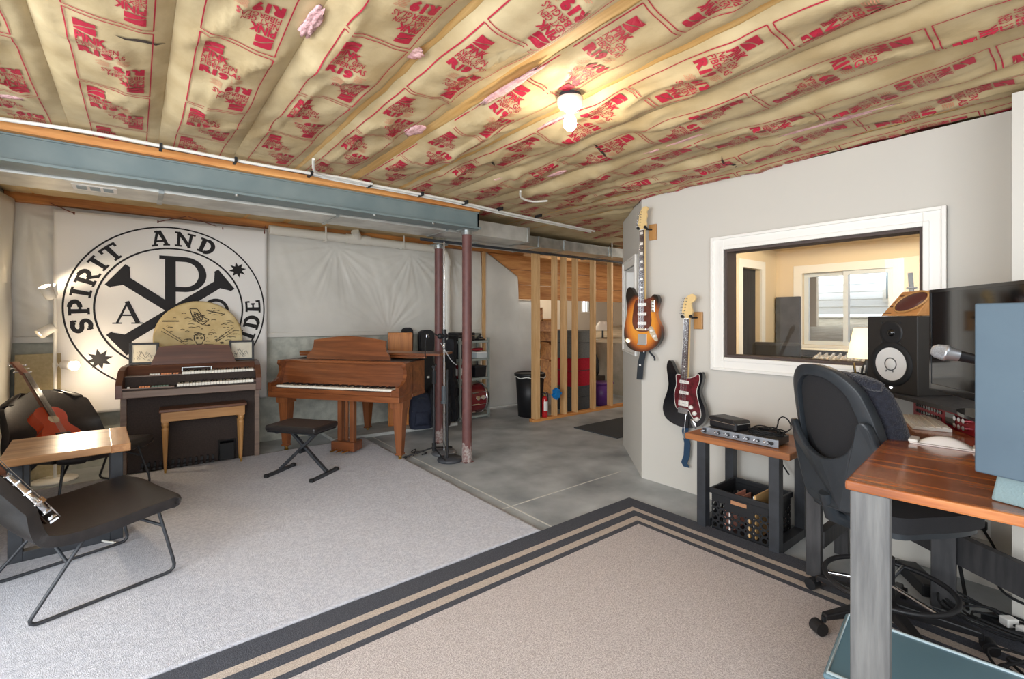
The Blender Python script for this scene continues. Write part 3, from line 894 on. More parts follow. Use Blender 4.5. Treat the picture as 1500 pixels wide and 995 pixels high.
def organ_keys(x0, n, y, z, nm):
    w = 0.0232
    k0 = obj('white_key', MB().box(0,w-0.0022,0,0.128,0,0.024), IVORY, og, loc=(x0, y, z))
    copies(k0, og, [(x0+w*i, y, z) for i in range(1, n)])
    bl = [i for i in range(n-1) if i % 7 in (0,1,3,4,5)]
    b0 = obj('black_key', MB().hexa([(0,0,0),(0.012,0,0),(0.012,0.065,0),(0,0.065,0)],[(0.001,0.008,0.011),(0.011,0.008,0.011),(0.011,0.065,0.011),(0.001,0.065,0.011)]), BLK, og, loc=(x0+w*(bl[0]+1)-0.006, y+0.05, z+0.024))
    copies(b0, og, [(x0+w*(i+1)-0.006, y+0.05, z+0.024) for i in bl[1:]])
organ_keys(-0.12, 26, -0.258, 0.792, 'lower'); organ_keys(-0.09, 25, -0.128, 0.886, 'upper')
obj('key_block', MB().box(0.485,0.503,-0.24,-0.13,0.79,0.812).box(0.487,0.503,-0.115,-0.02,0.884,0.904), ORGANW, og)
TW = mat('white_tab', (238,232,220), 0.3); TO = mat('orange_tab', (226,130,50), 0.3); TG = mat('green_tab', (84,110,84), 0.4)
def tabs(y, z, xs, m):
    t0 = obj('stop_tab', MB().box(0,0.017,0,0.03,0,0.012), m, og, loc=(xs[0], y, z))
    copies(t0, og, [(x, y, z) for x in xs[1:]])
tabs(-0.128, 0.893, [-0.33+0.02*i for i in range(4)], TW); tabs(-0.128, 0.893, [-0.245+0.02*i for i in range(4)], TO); tabs(-0.128, 0.893, [-0.155+0.02*i for i in range(2)], TO)
tabs(-0.258, 0.800, [-0.39+0.02*i for i in range(4)], TO); tabs(-0.258, 0.800, [-0.30+0.02*i for i in range(6)], TG); tabs(-0.258, 0.800, [-0.47], TW)
tabs(-0.252, 0.800, [0.30, 0.35, 0.40], TW) if False else None
obj('name_plate', MB().box(-0.10,0.14,-0.006,-0.002,0.905,0.940), GALV, og)
obj('name_plate_band', MB().box(-0.092,0.132,-0.008,-0.005,0.909,0.936), ORGAND, og)
# music desk, bowed top edge
ms = [(-0.345,0.0),(0.345,0.0),(0.285,0.175)] + [(0.285-0.57*i/12, 0.175+0.014*math.sin(PI*i/12)) for i in range(1,12)] + [(-0.285,0.175)]
M = axes((1,0,0),(0,0.22,0.975),(0,-0.975,0.22),(0.0,0.085,0.962))
obj('music_desk', MB().prism(ms, -0.009, 0.009, M), ORGANW, og, 0.003)
# pedals
p0 = obj('bass_pedal', MB().box(0,0.02,-0.10,0.0,0.03,0.05).box(0.002,0.018,-0.03,0.0,0.05,0.085), BLK, og, loc=(-0.40,0,0))
copies(p0, og, [(-0.40+0.045*i,0,0) for i in range(1,13)])
ep = MB().hexa([(0.20,-0.02,0.02),(0.33,-0.02,0.02),(0.33,0.0,0.02),(0.20,0.0,0.02)], [(0.20,-0.10,0.0+0.03),(0.33,-0.10,0.03),(0.33,0.0,0.20),(0.20,0.0,0.20)])
obj('expression_pedal', MB().box(0.205,0.325,-0.075,-0.055,0.03,0.19), RUBBER, og, 0.004)
mb = MB().box(0.19,0.34,-0.012,0.0,0.02,0.215)
obj('pedal_well', mb, BLKG, og)

# round drum-head board and two small framed drawings on the organ's top
BD = mat('aged_parchment', (216,196,146), 0.7, rgb2=(198,174,122), vscale=7)
th = R(-6.8)
def og_w(x, y, z): return Vector((0.437 + x*math.cos(th) - y*math.sin(th), 5.41 + x*math.sin(th) + y*math.cos(th), z))
rd = thing('round_board', 'round parchment board with ink ship and skull, on the organ behind its music desk', 'wall art', og_w(0.03, 0.315, 0.969), th)
rr = 0.36
full = [(rr*math.cos(2*PI*i/64), 0.23+rr*math.sin(2*PI*i/64)) for i in range(64)]
full = [p for p in full if p[1] > 0.0]
full.sort(key=lambda p: math.atan2(p[1]-0.23, p[0]) if True else 0)
cut = math.sqrt(rr*rr-0.23*0.23)
a0 = math.atan2(-0.23, cut)
pts = [(rr*math.cos(a0+(PI-2*a0)*i/60), 0.23+rr*math.sin(a0+(PI-2*a0)*i/60)) for i in range(61)]
M = axes((1,0,0),(0,0,1),(0,-1,0),(0,0,0))
dm = MB().prism(pts, -0.02, 0.02, M)
class Ink(MB):
    def ln(s, P, w=0.004, d=0.0212):
        w = w*1.35
        for p, q in zip(P[:-1], P[1:]):
            p = Vector(p); q = Vector(q); e = (q-p)
            if e.length < 1e-5: continue
            e.normalize(); o = Vector((-e.y, e.x))*(w/2)
            s.add([(p.x+o.x,-d,p.y+o.y),(q.x+o.x,-d,q.y+o.y),(q.x-o.x,-d,q.y-o.y),(p.x-o.x,-d,p.y-o.y)],[(0,1,2,3)])
ik = Ink()
rnd = random.Random(3)
for k in range(110):                                        # engraved sea strokes
    x = rnd.uniform(-0.3,0.3); z = rnd.uniform(0.05,0.55)
    if x*x+(z-0.23)**2 > 0.32**2: continue
    L = rnd.uniform(0.02,0.06); ik.ln([(x,z),(x+L*0.5,z+0.006),(x+L,z)],0.0040)
for k in range(7):                                          # ship: hull, masts, sails
    ik.ln([(-0.06+0.012*k,0.42-0.004*k),(-0.035+0.012*k,0.50-0.006*k)],0.005)
ik.ln([(-0.08,0.53),(-0.05,0.42),(0.03,0.37),(0.08,0.42),(0.03,0.45),(-0.02,0.53),(-0.08,0.53)],0.006)
for zz in (0.44,0.46,0.48,0.50): ik.ln([(-0.05,zz),(0.03,zz-0.04)],0.004)
for (x,z,L) in ((0.06,0.51,0.16),(-0.30,0.40,0.13)):        # scribbled captions
    ik.ln([(x+L*i/26, z-0.10*(x>0)*i/26*0.4+ (0.012 if i%2 else 0)) for i in range(27)],0.004)
SEPIA = mat('sepia_ink', (62,52,40), 0.8)
ik.ln([(0.045*math.cos(t),0.235+0.05*math.sin(t)) for t in [R(-40+260*i/20) for i in range(21)]],0.006)
ik.ln([(-0.03,0.20),(-0.022,0.175),(0.022,0.175),(0.03,0.20)],0.005)
for sx in (-0.018,0.018): ik.ln([(sx+0.009*math.cos(t),0.235+0.009*math.sin(t)) for t in [2*PI*i/8 for i in range(9)]],0.006)
for s_ in (-1,1):
    ik.ln([(0.04*s_,0.17),(0.12*s_,0.165),(0.12*s_,0.09),(0.04*s_,0.09)],0.006)
    for q in range(5): ik.ln([(s_*(0.05+0.015*q),0.16),(s_*(0.05+0.015*q),0.10)],0.005)
    ik.ln([(0.13*s_,0.20),(0.30*s_,0.34)],0.004); ik.ln([(0.14*s_,0.19),(0.31*s_,0.31)],0.004)
dm.add(ik.v, ik.f, 1)
obj('disc', dm, [BD, SEPIA], rd)
obj('edge_band', MB().tube([(p[0],0,p[1]) for p in pts], 0.0195, 8), BD, rd)
def frame(x, y, lab, seed):
    t = thing('picture_frame', lab, 'picture', og_w(x, y, 0.970), th)
    W, H, b = 0.225, 0.205, 0.021
    M = Matrix.Rotation(R(-8), 4, 'X')
    mb = MB().at(M)
    mb.box(-W/2,W/2,-0.009,0.009,0,b).box(-W/2,W/2,-0.009,0.009,H-b,H).box(-W/2,-W/2+b,-0.009,0.009,b,H-b).box(W/2-b,W/2,-0.009,0.009,b,H-b)
    obj('moulding', mb, BLK, t, 0.002)
    obj('print', MB().at(M).box(-W/2+b,W/2-b,-0.002,0.004,b,H-b), mat('paper_print', (226,220,200), 0.6, rgb2=(214,206,186), vscale=9), t)
    ik = Ink().at(M); r_ = random.Random(seed)
    for k in range(26):
        a, c = r_.uniform(-0.07,0.06), r_.uniform(0.035,0.11)
        ik.ln([(a,c),(a+r_.uniform(-0.02,0.03),c+r_.uniform(-0.012,0.02))],0.0022,0.0026)
    ik.ln([(-0.05,0.05),(-0.02,0.12),(0.01,0.06),(0.04,0.10),(0.06,0.05)],0.003,0.0026)
    obj('pencil_sketch', ik, mat('pencil_grey', (110,108,100), 0.8), t)
frame(-0.40, 0.16, 'small black framed pencil sketch on the left end of the organ', 5)
frame(0.40, 0.22, 'small black framed sketch on the right end of the organ', 9)

# ================================================================== ORGAN BENCH
bt = thing('organ_bench', 'honey oak piano bench with turned legs in front of the organ', 'bench', (0.50, 5.22, FZ), R(-3))
obj('seat', MB().box(-0.34,0.34,-0.06,0.155,0.545,0.572), wood('walnut_bench_top', (130,86,56), (96,60,40), 'X', 9, 0.35), bt, 0.005)
obj('apron', MB().box(-0.325,0.325,-0.045,-0.025,0.46,0.545).box(-0.325,0.325,0.12,0.14,0.46,0.545).box(-0.325,-0.305,-0.025,0.12,0.46,0.545).box(0.305,0.325,-0.025,0.12,0.46,0.545), OAK, bt, 0.003)
lg = [(0.010,0.035),(0.014,0.12),(0.024,0.38),(0.026,0.40),(0.018,0.405),(0.018,0.415),(0.028,0.425),(0.028,0.445),(0.022,0.452)]
for i, (x, y) in enumerate(((-0.295,-0.015),(0.295,-0.015),(-0.295,0.115),(0.295,0.115))):
    l = obj('leg', MB().lathe(lg, 18).box(-0.026,0.026,-0.026,0.026,0.452,0.546), OAKZ, bt, loc=(x,y,0))
    obj('foot_ferrule', MB().cyl((0,0,0),(0,0,0.036),0.008,0.0105,12), BRASS, l)

# ================================================================== GRAND PIANO
pn = thing('grand_piano', 'walnut baby grand piano with closed lid, right of the organ', 'piano', (1.500, 4.745, 0.0), R(-53.7))
W = 0.745
rim = [(-W,0.02),(-W,1.06)] + [(-W+0.30*(1-math.cos(a)), 1.06+0.25*math.sin(a)) for a in [R(15*i) for i in range(1,7)]]
tail = spline([(-0.445,1.31),(-0.14,1.27),(0.12,1.09),(0.30,0.88),(0.52,0.72),(W,0.55)], 6, False)
plan = rim[:-1] + [tuple(p) for p in tail] + [(W,0.02)]
plan = plan[::-1]
back = [p for p in plan if p[1] >= 0.0]
# body of the case behind the key well
well = 0.27
case = [(x, y) for x, y in plan]
case = [(W, well) if (abs(x-W)<1e-6 and y<0.1) else ((-W, well) if (abs(x+W)<1e-6 and y<0.1) else (x,y)) for x,y in case]
mb = MB().prism(case, 0.62, 0.965)
cs = obj('case', mb, PIANOW, pn, 0.004)
obj('case_moulding', MB().prism([(x*1.012, (y-0.6)*1.012+0.6) for x,y in case], 0.618, 0.645), PIANOW, pn, 0.004)
# key bed and cheeks
obj('key_bed', MB().box(-W,W,0.0,well,0.595,0.655), PIANOW, pn, 0.005)
obj('key_slip', MB().box(-W+0.085,W-0.085,0.005,0.025,0.655,0.695), PIANOW, pn, 0.003)
arm = [(0.0,0.655),(well+0.02,0.655),(well+0.02,0.965),(0.135,0.965),(0.125,0.93),(0.150,0.90),(0.155,0.85),(0.125,0.79),(0.07,0.755),(0.0,0.745)]
for s_ in (-1, 1):
    x0 = s_*(W-0.0175) - 0.0175
    obj('arm', MB().prism(arm, 0, 0.035, axes((0,1,0),(0,0,1),(1,0,0),(x0,0,0))), PIANOW, pn, 0.004)
    x1 = s_*(W-0.06) - 0.025
    obj('key_block', MB().box(x1,x1+0.05,0.006,0.15,0.655,0.715), PIANOW, pn, 0.003)
obj('fallboard', MB().prism([(0.165,0.715),(0.185,0.715),(0.245,0.94),(0.225,0.94)], -W+0.035, W-0.035, axes((0,1,0),(0,0,1),(1,0,0),(0,0,0))), PIANOW, pn, 0.003)
obj('front_top_rail', MB().box(-W+0.035,W-0.035,0.205,0.32,0.94,0.968), PIANOW, pn, 0.006)
kx0 = -0.660; kw = 1.320/52
k0 = obj('white_key', MB().box(0,kw-0.0015,0,0.15,0,0.02), IVORY, pn, loc=(kx0,0.028,0.700))
copies(k0, pn, [(kx0+kw*i,0.028,0.700) for i in range(1,52)])
bl = [i for i in range(51) if (i+5) % 7 in (0,1,3,4,5)]
b0 = obj('black_key', MB().hexa([(0,0,0),(0.013,0,0),(0.013,0.095,0),(0,0.095,0)],[(0.0015,0.008,0.012),(0.0115,0.008,0.012),(0.0115,0.095,0.012),(0.0015,0.095,0.012)]), BLK, pn, loc=(kx0+kw*(bl[0]+1)-0.0065,0.083,0.72))
copies(b0, pn, [(kx0+kw*(i+1)-0.0065,0.083,0.72) for i in bl[1:]])
# lid: main leaf with the front flap folded back on it
lid = [(x*1.035, (y-0.7)*1.03+0.71) for x,y in plan]
def clipy(poly, y0):
    out = []
    for i in range(len(poly)):
        a, b = poly[i], poly[(i+1) % len(poly)]
        if a[1] >= y0: out.append(a)
        if (a[1] >= y0) != (b[1] >= y0):
            t = (y0-a[1])/(b[1]-a[1]); out.append((a[0]+(b[0]-a[0])*t, y0))
    return out
obj('lid', MB().prism(clipy(lid, 0.50), 0.985, 1.005), PIANOW, pn, 0.004)
fl = [(W+0.03,0.50),(W+0.03,0.98),(-W-0.03,0.98),(-W-0.03,0.50)]
obj('lid_flap', MB().prism(clipy([(W+0.19,0.50),(W+0.19,0.86),(-W-0.03,0.86),(-W-0.03,0.50)],0.5), 1.012, 1.034), PIANOW, pn, 0.004)
obj('tuning_deck', MB().box(-W+0.036,W-0.036,0.30,0.60,0.955,0.969), mat('dark_interior', (30,26,24), 0.7), pn)
md = [(-0.545,0.0),(0.47,0.0),(0.45,0.055),(0.415,0.09),(0.40,0.14)] + [(0.40-0.87*i/16, 0.205+0.042*math.sin(PI*i/16)) for i in range(17)] + [(-0.47,0.14),(-0.485,0.09),(-0.525,0.055)]
obj('music_desk', MB().prism(md, -0.011, 0.011, axes((1,0,0),(0,0.17,0.985),(0,-0.985,0.17),(0,0.335,0.968))), PIANOW, pn, 0.004)
PIANOZ = wood('walnut_piano_leg', (150,92,54), (112,62,34), 'Z', 9, 0.3, coat=0.3)
for x, y in ((-0.665,0.17),(0.665,0.17),(-0.29,1.12)):
    mb = MB()
    def sq(h, z): return [(-h,-h,z),(h,-h,z),(h,h,z),(-h,h,z)]
    mb.hexa(sq(0.029,0.075), sq(0.056,0.52)).hexa(sq(0.068,0.52), sq(0.075,0.60)).hexa(sq(0.036,0.06), sq(0.036,0.078))
    l = obj('leg', mb, PIANOZ, pn, 0.004, loc=(x,y,0))
    obj('caster', MB().cyl((0,0,0.045),(0,0,0.062),0.02,n=12).cyl((-0.008,0,0.022),(0.008,0,0.022),0.022,n=16).box(-0.013,0.013,-0.006,0.006,0.022,0.05), BRASS, l)
ly = obj('pedal_lyre', MB().box(-0.095,-0.045,0.24,0.30,0.12,0.60).box(0.045,0.095,0.24,0.30,0.12,0.60).box(-0.015,0.015,0.26,0.28,0.12,0.60), PIANOZ, pn, 0.004)
obj('pedal_box', MB().box(-0.135,0.135,0.19,0.34,0.04,0.135), PIANOW, pn, 0.006)
pd = obj('pedal', MB().ball((0,0,0),(0.020,0.055,0.006),12,6).box(-0.008,0.008,0.03,0.11,-0.005,0.005), BRASS, pn, loc=(-0.07,0.135,0.055))
copies(pd, pn, [(0,0.135,0.055),(0.07,0.135,0.055)])
# keyboard stool, folded X frame
st = thing('keyboard_stool', 'black padded folding stool with X legs in front of the piano', 'stool', (1.155, 4.435, FZ), R(-53.7))
mb = MB().box(-0.255,0.255,-0.165,0.165,0.405,0.455)
obj('seat', mb, LEATHER, st, 0.018, seg=4)
obj('seat_board', MB().box(-0.24,0.24,-0.15,0.15,0.392,0.404), BLK, st)
f1 = MB(); f2 = MB()
f1.beam((-0.23,0,0.03),(0.17,0,0.388),0.035,0.022); f2.beam((0.23,0.03,0.03),(-0.17,0.03,0.388),0.035,0.022)
f1.beam((-0.23,-0.165,0.013),(-0.23,0.165,0.013),0.032,0.026); f2.beam((0.23,-0.165,0.013),(0.23,0.165,0.013),0.032,0.026)
f1.beam((0.17,-0.12,0.385),(0.17,0.12,0.385),0.03,0.02); f2.beam((-0.17,-0.12,0.385),(-0.17,0.12,0.385),0.03,0.02)
obj('leg_frame', f1, DARK, st, 0.003); obj('leg_frame', f2, DARK, st, 0.003)
obj('pivot_knob', MB().cyl((0,-0.03,0.205),(0,0.055,0.205),0.018,n=16), BLK, st)
cap = obj('end_cap', MB().box(-0.019,0.019,-0.012,0.012,0,0.03), RUBBER, st, 0.003, loc=(-0.23,-0.168,0))
copies(cap, st, [(-0.23,0.168,0),(0.23,-0.168,0),(0.23,0.168,0)])

# ================================================================== LOUNGE CHAIRS
def chair(label, loc, rz):
    t = thing('lounge_chair', label, 'chair', loc, rz, 'black leather lounge chairs on sled bases')
    mb = MB()
    Wc = 0.345
    sp = spline([(0.345,0.352),(0.30,0.378),(0.16,0.368),(0.0,0.350),(-0.14,0.345),(-0.235,0.370),(-0.300,0.435),(-0.355,0.535),(-0.420,0.655),(-0.475,0.755),(-0.495,0.790)], 5, False)
    n = len(sp)-1
    def fn(a, b):
        k = b*n; i = min(int(k), n-1); p = sp[i].lerp(sp[i+1], k-i)
        s_ = 2*a-1
        q_ = min(max((b-0.42)/0.58, 0), 1); w = Wc*(1 - 0.20*q_*q_*(3-2*q_))
        # rounded corners at the seat front and the back top
        if b < 0.12: w = Wc*(1-0.26*(1-b/0.12)**2.2)
        if b > 0.86: w *= (1-0.26*((b-0.86)/0.14)**2)
        x, z = p.x, p.y
        # bucket: the sides of the back curl forward, the seat dips
        bk = min(max((b-0.50)/0.2, 0), 1)
        x += bk*0.085*abs(s_)**2.4
        z += (1-bk)*0.010*abs(s_)**3
        if b < 0.14: x -= 0.075*max(0, (abs(s_)-0.62)/0.38)**2*(1-b/0.14)
        if b > 0.55: z -= 0.085*abs(s_)**2.6*((b-0.55)/0.45)**1.5
        return (x, w*s_, z)
    mb.grid(24, 50, fn)
    o = obj('seat_shell', mb, LEATHER, t, solid=0.050); 
    md = o.modifiers.new('Bevel', 'BEVEL'); md.width = 0.020; md.segments = 4; md.limit_method = 'ANGLE'; md.angle_limit = R(50)
    o.modifiers['Solidify'].offset = 0
    for s_ in (-1, 1):
        y = 0.315*s_; yt = 0.255*s_
        
        pts = [(-0.06,yt,0.330),(-0.262,y,0.060),(-0.276,y,0.036),(-0.274,y,0.022),(-0.262,y,0.013),(-0.238,y,0.010),(0.240,y,0.010),(0.268,y,0.014),(0.283,y,0.026),(0.286,y,0.045),(0.278,y,0.085),(0.232,yt,0.350)]
        obj('sled_leg', MB().tube(pts, 0.0085, 10), DARK, t)
        obj('leg_strut', MB().tube([(-0.14,0.280*s_,0.222),(-0.175,0.12*s_,0.330)],0.008,8), DARK, t)
        obj('leg_strut', MB().tube([(0.252,0.275*s_,0.255),(0.10,0.12*s_,0.345)],0.008,8), DARK, t)
    obj('cross_bar', MB().tube([(-0.06,-0.255,0.328),(-0.06,0.255,0.328)],0.008,8), DARK, t)
    obj('cross_bar', MB().tube([(0.230,-0.255,0.348),(0.230,0.255,0.348)],0.008,8), DARK, t)
    return t
chair('black leather lounge chair nearest the camera, with the steel stringed instrument leaning in it', (-0.21, 3.36, FZ), R(19))
chair('black leather lounge chair in the back corner holding the small red guitar', (-0.335, 4.98, FZ), R(-54))

# ================================================================== SIDE TABLES (same build twice)
def side_table(label, loc, rz, L, D, H, th, top):
    t = thing('side_table', label, 'table', loc, rz)
    obj('tabletop', MB().box(-D/2,D/2,-L/2,L/2,H-th,H), top, t, 0.006)
    for s_ in (-1, 1):
        y = s_*(L/2-0.10)
        fr = MB()
        lp = (D/2-0.06)
        obj('leg', MB().box(-lp-0.03,-lp+0.03,y-0.03,y+0.03,0.0,H-th), DARK, t, 0.003)
        obj('leg', MB().box(lp-0.03,lp+0.03,y-0.03,y+0.03,0.0,H-th), DARK, t, 0.003)
        obj('floor_rail', MB().box(-lp+0.03,lp-0.03,y-0.03,y+0.03,0.0,0.055), DARK, t, 0.003)
    return t
_st = side_table('reclaimed plank side table between the two black lounge chairs', (-0.325, 4.06, FZ), R(3), 0.60, 0.56, 0.605, 0.045, TABLEWX)
obj('end_board', MB().box(0.19,0.285,-0.303,0.303,0.558,0.607), wood('end_board_wood', (206,158,108), (158,108,68), 'Y', 10, 0.35), _st, 0.005)
side_table('reddish wood side table with black metal legs under the black guitar', (3.175, 1.445, 0.0), R(0), 0.66, 0.50, 0.624, 0.042, TABLEW)

# ================================================================== SMALL RED GUITAR on the back chair
gp0, gp1 = Vector((-0.385, 4.88, 0.425)), Vector((-0.735, 5.36, 1.075))
gd = (gp1-gp0).normalized()
gn = Vector((0.62, -0.62, 0.45)); gn = (gn - gd*gn.dot(gd)).normalized()
gx = gd.cross(gn).normalized()
MG = axes(gx, gd, gn, gp0)
RED = mat('red_guitar_lacquer', (178,62,28), 0.25, coat=0.5)
rgt = thing('acoustic_guitar', 'small red acoustic guitar leaning back in the corner lounge chair', 'guitar', M=MG)
half_o = [(0.0,-0.005),(0.07,0.0),(0.125,0.04),(0.142,0.10),(0.125,0.165),(0.092,0.215),(0.088,0.25),(0.105,0.30),(0.103,0.345),(0.07,0.385),(0.025,0.395)]
ol = half_o + [(-x, y) for x, y in half_o[::-1] if x > 0.001]
ol = [tuple(p) for p in spline(ol, 5)]
obj('body', MB().prism(ol, -0.075, 0.0), RED, rgt, 0.004)
obj('sound_hole', MB().cyl((0,0.275,0.0005),(0,0.275,0.002),0.036,n=28), mat('sound_hole_rosette', (206,190,160), 0.6), rgt)
obj('neck', MB().hexa([(-0.022,0.38,-0.022),(0.022,0.38,-0.022),(0.022,0.38,0.004),(-0.022,0.38,0.004)],[(-0.018,0.735,-0.018),(0.018,0.735,-0.018),(0.018,0.735,0.004),(-0.018,0.735,0.004)]), mat('brown_neck', (96,56,40), 0.4), rgt, 0.003)
obj('fretboard', MB().box(-0.022,0.022,0.30,0.735,0.004,0.009), mat('rosewood', (66,42,34), 0.5), rgt)
obj('head_stock', MB().hexa([(-0.022,0.735,-0.02),(0.022,0.735,-0.02),(0.022,0.735,0.002),(-0.022,0.735,0.002)],[(-0.032,0.885,-0.04),(0.032,0.885,-0.04),(0.028,0.885,-0.025),(-0.028,0.885,-0.025)]), mat('brown_headstock', (104,52,36), 0.35), rgt, 0.003)
obj('bridge', MB().box(-0.05,0.05,0.115,0.14,0.0,0.012), BLK, rgt, 0.003)
s0 = obj('string', MB().cyl((0,0.13,0.013),(0,0.735,0.012),0.0012,n=5), CHROME, rgt, loc=(-0.0175,0,0))
copies(s0, rgt, [(-0.0175+0.007*i,0,0) for i in range(1,6)])
tp = obj('tuner', MB().cyl((0,0,0),(0.022,0,0),0.004,n=8).ball((0.026,0,0),(0.008,0.006,0.009),8,6), CHROME, rgt, loc=(0.028,0.765,-0.015))
copies(tp, rgt, [(0.030,0.805,-0.020),(0.032,0.845,-0.026)])
tp2 = obj('tuner', MB().cyl((0,0,0),(-0.022,0,0),0.004,n=8).ball((-0.026,0,0),(0.008,0.006,0.009),8,6), CHROME, rgt, loc=(-0.028,0.765,-0.015))
copies(tp2, rgt, [(-0.030,0.805,-0.020),(-0.032,0.845,-0.026)])

# ================================================================== BANJO leaning in the near chair, seen edge-on
bp0 = Vector((-0.315, 3.18, 0.425)); bd = Vector((-0.50, -0.17, 0.85)).normalized()
bn_ = Vector((0.82, 0.27, 0.53)); bn_ = (bn_-bd*bn_.dot(bd)).normalized(); bx = bd.cross(bn_)
bj = thing('banjo', 'chrome rimmed banjo leaning against the back of the near lounge chair', 'banjo', M=axes(bx, bd, bn_, bp0+bd*0.165))
SKIN = mat('banjo_head_skin', (236,232,222), 0.5)
obj('pot_rim', MB().lathe([(0.150,-0.020),(0.158,-0.020),(0.158,0.014),(0.150,0.014),(0.150,-0.020)],40), CHROME, bj)
obj('head_skin', MB().cyl((0,0,0.008),(0,0,0.012),0.150,n=40), SKIN, bj)
obj('resonator', MB().lathe([(0.0,-0.048),(0.10,-0.046),(0.150,-0.034),(0.155,-0.026),(0.0,-0.024)],40), mat('banjo_resonator', (60,36,28), 0.25, coat=0.4), bj)
hk = obj('bracket_hook', MB().box(-0.004,0.004,0.158,0.165,-0.018,0.016).ball((0,0.164,-0.010),0.005,8,6), CHROME, bj)
for i in range(1, 16):
    c = hk.copy(); COL.objects.link(c); c.parent = bj; c.rotation_euler = (0,0,2*PI*i/16)
obj('neck', MB().box(-0.021,0.021,0.155,0.70,-0.012,0.012), mat('banjo_neck', (112,66,40), 0.35), bj, 0.003)
obj('fingerboard', MB().box(-0.021,0.021,0.155,0.70,0.012,0.018), BLK, bj)
obj('peg_head', MB().prism([(-0.028,0.70),(0.028,0.70),(0.04,0.80),(0.0,0.86),(-0.04,0.80)],-0.008,0.010), BLK, bj, 0.002)
obj('tail_piece', MB().box(-0.02,0.02,-0.168,-0.10,0.022,0.027), CHROME, bj)
obj('bridge', MB().box(-0.035,0.035,-0.055,-0.05,0.018,0.034), OAK, bj)
s0 = obj('string', MB().cyl((0,-0.11,0.027),(0,0.70,0.021),0.001,n=5), CHROME, bj, loc=(-0.014,0,0))
copies(s0, bj, [(-0.014+0.007*i,0,0) for i in range(1,5)])

# ================================================================== SPOT FLOOR LAMP, BEIGE PANEL
LW = mat('white_lamp_enamel', (236,232,222), 0.35)
lp = thing('spot_floor_lamp', 'white floor lamp with three small spot heads and a round base in the left corner', 'lamp', (-0.545, 5.63, 0.0))
obj('base', MB().lathe([(0.145,0.0),(0.150,0.006),(0.148,0.018),(0.02,0.026),(0.014,0.03)],40), LW, lp)
obj('pole', MB().cyl((0,0,0.02),(0,0,1.70),0.0125,n=14), LW, lp)
def spot(z, d, lit, off=0.055):
    d = Vector(d).normalized(); side = Vector((d.x, d.y, 0)).normalized()
    c = Vector((0,0,z)) + side*off
    M = Matrix.Translation(c) @ d.to_track_quat('Z', 'Y').to_matrix().to_4x4()
    hd = obj('spot_head', MB().lathe([(0.0,-0.055),(0.030,-0.055),(0.036,-0.045),(0.042,0.060),(0.039,0.060),(0.034,-0.03),(0.0,-0.03)],24,M), LW, lp)
    obj('arm', MB().cyl((0,0,z),c,0.007,n=8).cyl((0,0,z-0.018),(0,0,z+0.018),0.017,n=12), LW, hd)
    bb = obj('bulb', MB().ball(c+d*0.03,0.026,14,10), emit('warm_bulb', (255,224,176), 60.0 if lit else 6.0), hd)
    return c + d*0.07
h1 = spot(1.62, (-0.35,-0.35,0.85), True)
h2 = spot(1.30, (-0.7,-0.35,-0.55), False)
h3 = spot(1.00, (0.75,-0.65,-0.12), True, 0.12)
def point(name, loc, e, r, col):
    l = bpy.data.lights.new(name, 'POINT'); l.energy = e; l.shadow_soft_size = r; l.color = col
    o = bpy.data.objects.new(name, l); COL.objects.link(o); o.location = loc
    return o
def spotl(name, loc, d, e, ang, col, r=0.03, bl=0.6):
    l = bpy.data.lights.new(name, 'SPOT'); l.energy = e; l.spot_size = R(ang); l.spot_blend = bl; l.shadow_soft_size = r; l.color = col
    o = bpy.data.objects.new(name, l); COL.objects.link(o); o.location = loc
    o.rotation_euler = Vector(d).to_track_quat('-Z', 'Y').to_euler()
    return o
bo = Vector((-0.545, 5.63, 0.0))
WARM = (1.0, 0.80, 0.56)
point('lamp_glow', bo + h3 + Vector((0.02,-0.02,0)), 7.0, 0.03, WARM)
spotl('lamp_uplight', bo + h1, (0.5, 0.45, -0.15), 14.0, 95, WARM)
spotl('lamp_table_beam', bo + h3, (0.42,-1.35,-0.42), 40.0, 40, WARM)
pnl = thing('sound_absorber', 'beige fabric panel leaning in the far left corner behind the guitar', 'panel', (-0.715, 5.80, 0.0))
Mt = Matrix.Rotation(R(-3), 4, 'X')
obj('fabric_face', MB().at(Mt).box(-0.10,0.19,-0.03,0.0,0.0,1.09), BEIGE, pnl, 0.006)
obj('back_board', MB().at(Mt).box(-0.095,0.185,0.0,0.015,0.005,1.085), OAK, pnl)
cable('instrument_cable', [(-0.10,3.75,0.035),(-0.2,3.92,0.03),(-0.32,4.3,0.028),(-0.38,4.62,0.035),(-0.28,4.72,0.03),(-0.18,4.60,0.03),(-0.30,4.45,0.03),(-0.44,4.5,0.03)], 0.006, CABLEW, 'white cable coiled on the carpet under the plank side table')
# ================================================================== BEHIND THE PIANO
struct('trim_32', MB().prism([(1.75,5.44),(3.30,5.28),(3.36,5.95),(1.75,5.95)], 0.0, 0.035), mat('pale_concrete_curb', (196,197,192), 0.85, rgb2=(176,178,174), vscale=9, bump=0.2))
CZ = 0.036
ORW = wood('orange_cabinet_wood', (226,150,66), (178,100,36), 'Z', 8, 0.4, c3=(206,128,50))
t = thing('wooden_cabinet', 'tall orange wood cabinet standing behind the piano lid', 'cabinet', (2.635, 5.58, CZ), R(-22))
obj('body', MB().box(-0.15,0.15,0.0,0.22,0.0,1.185), ORW, t, 0.006)
obj('front_edge', MB().box(-0.15,-0.135,-0.008,0.0,0.01,1.18).box(0.135,0.15,-0.008,0.0,0.01,1.18).box(-0.135,0.135,-0.008,0.0,0.01,0.03).box(-0.135,0.135,-0.008,0.0,1.16,1.18), ORW, t, 0.002)
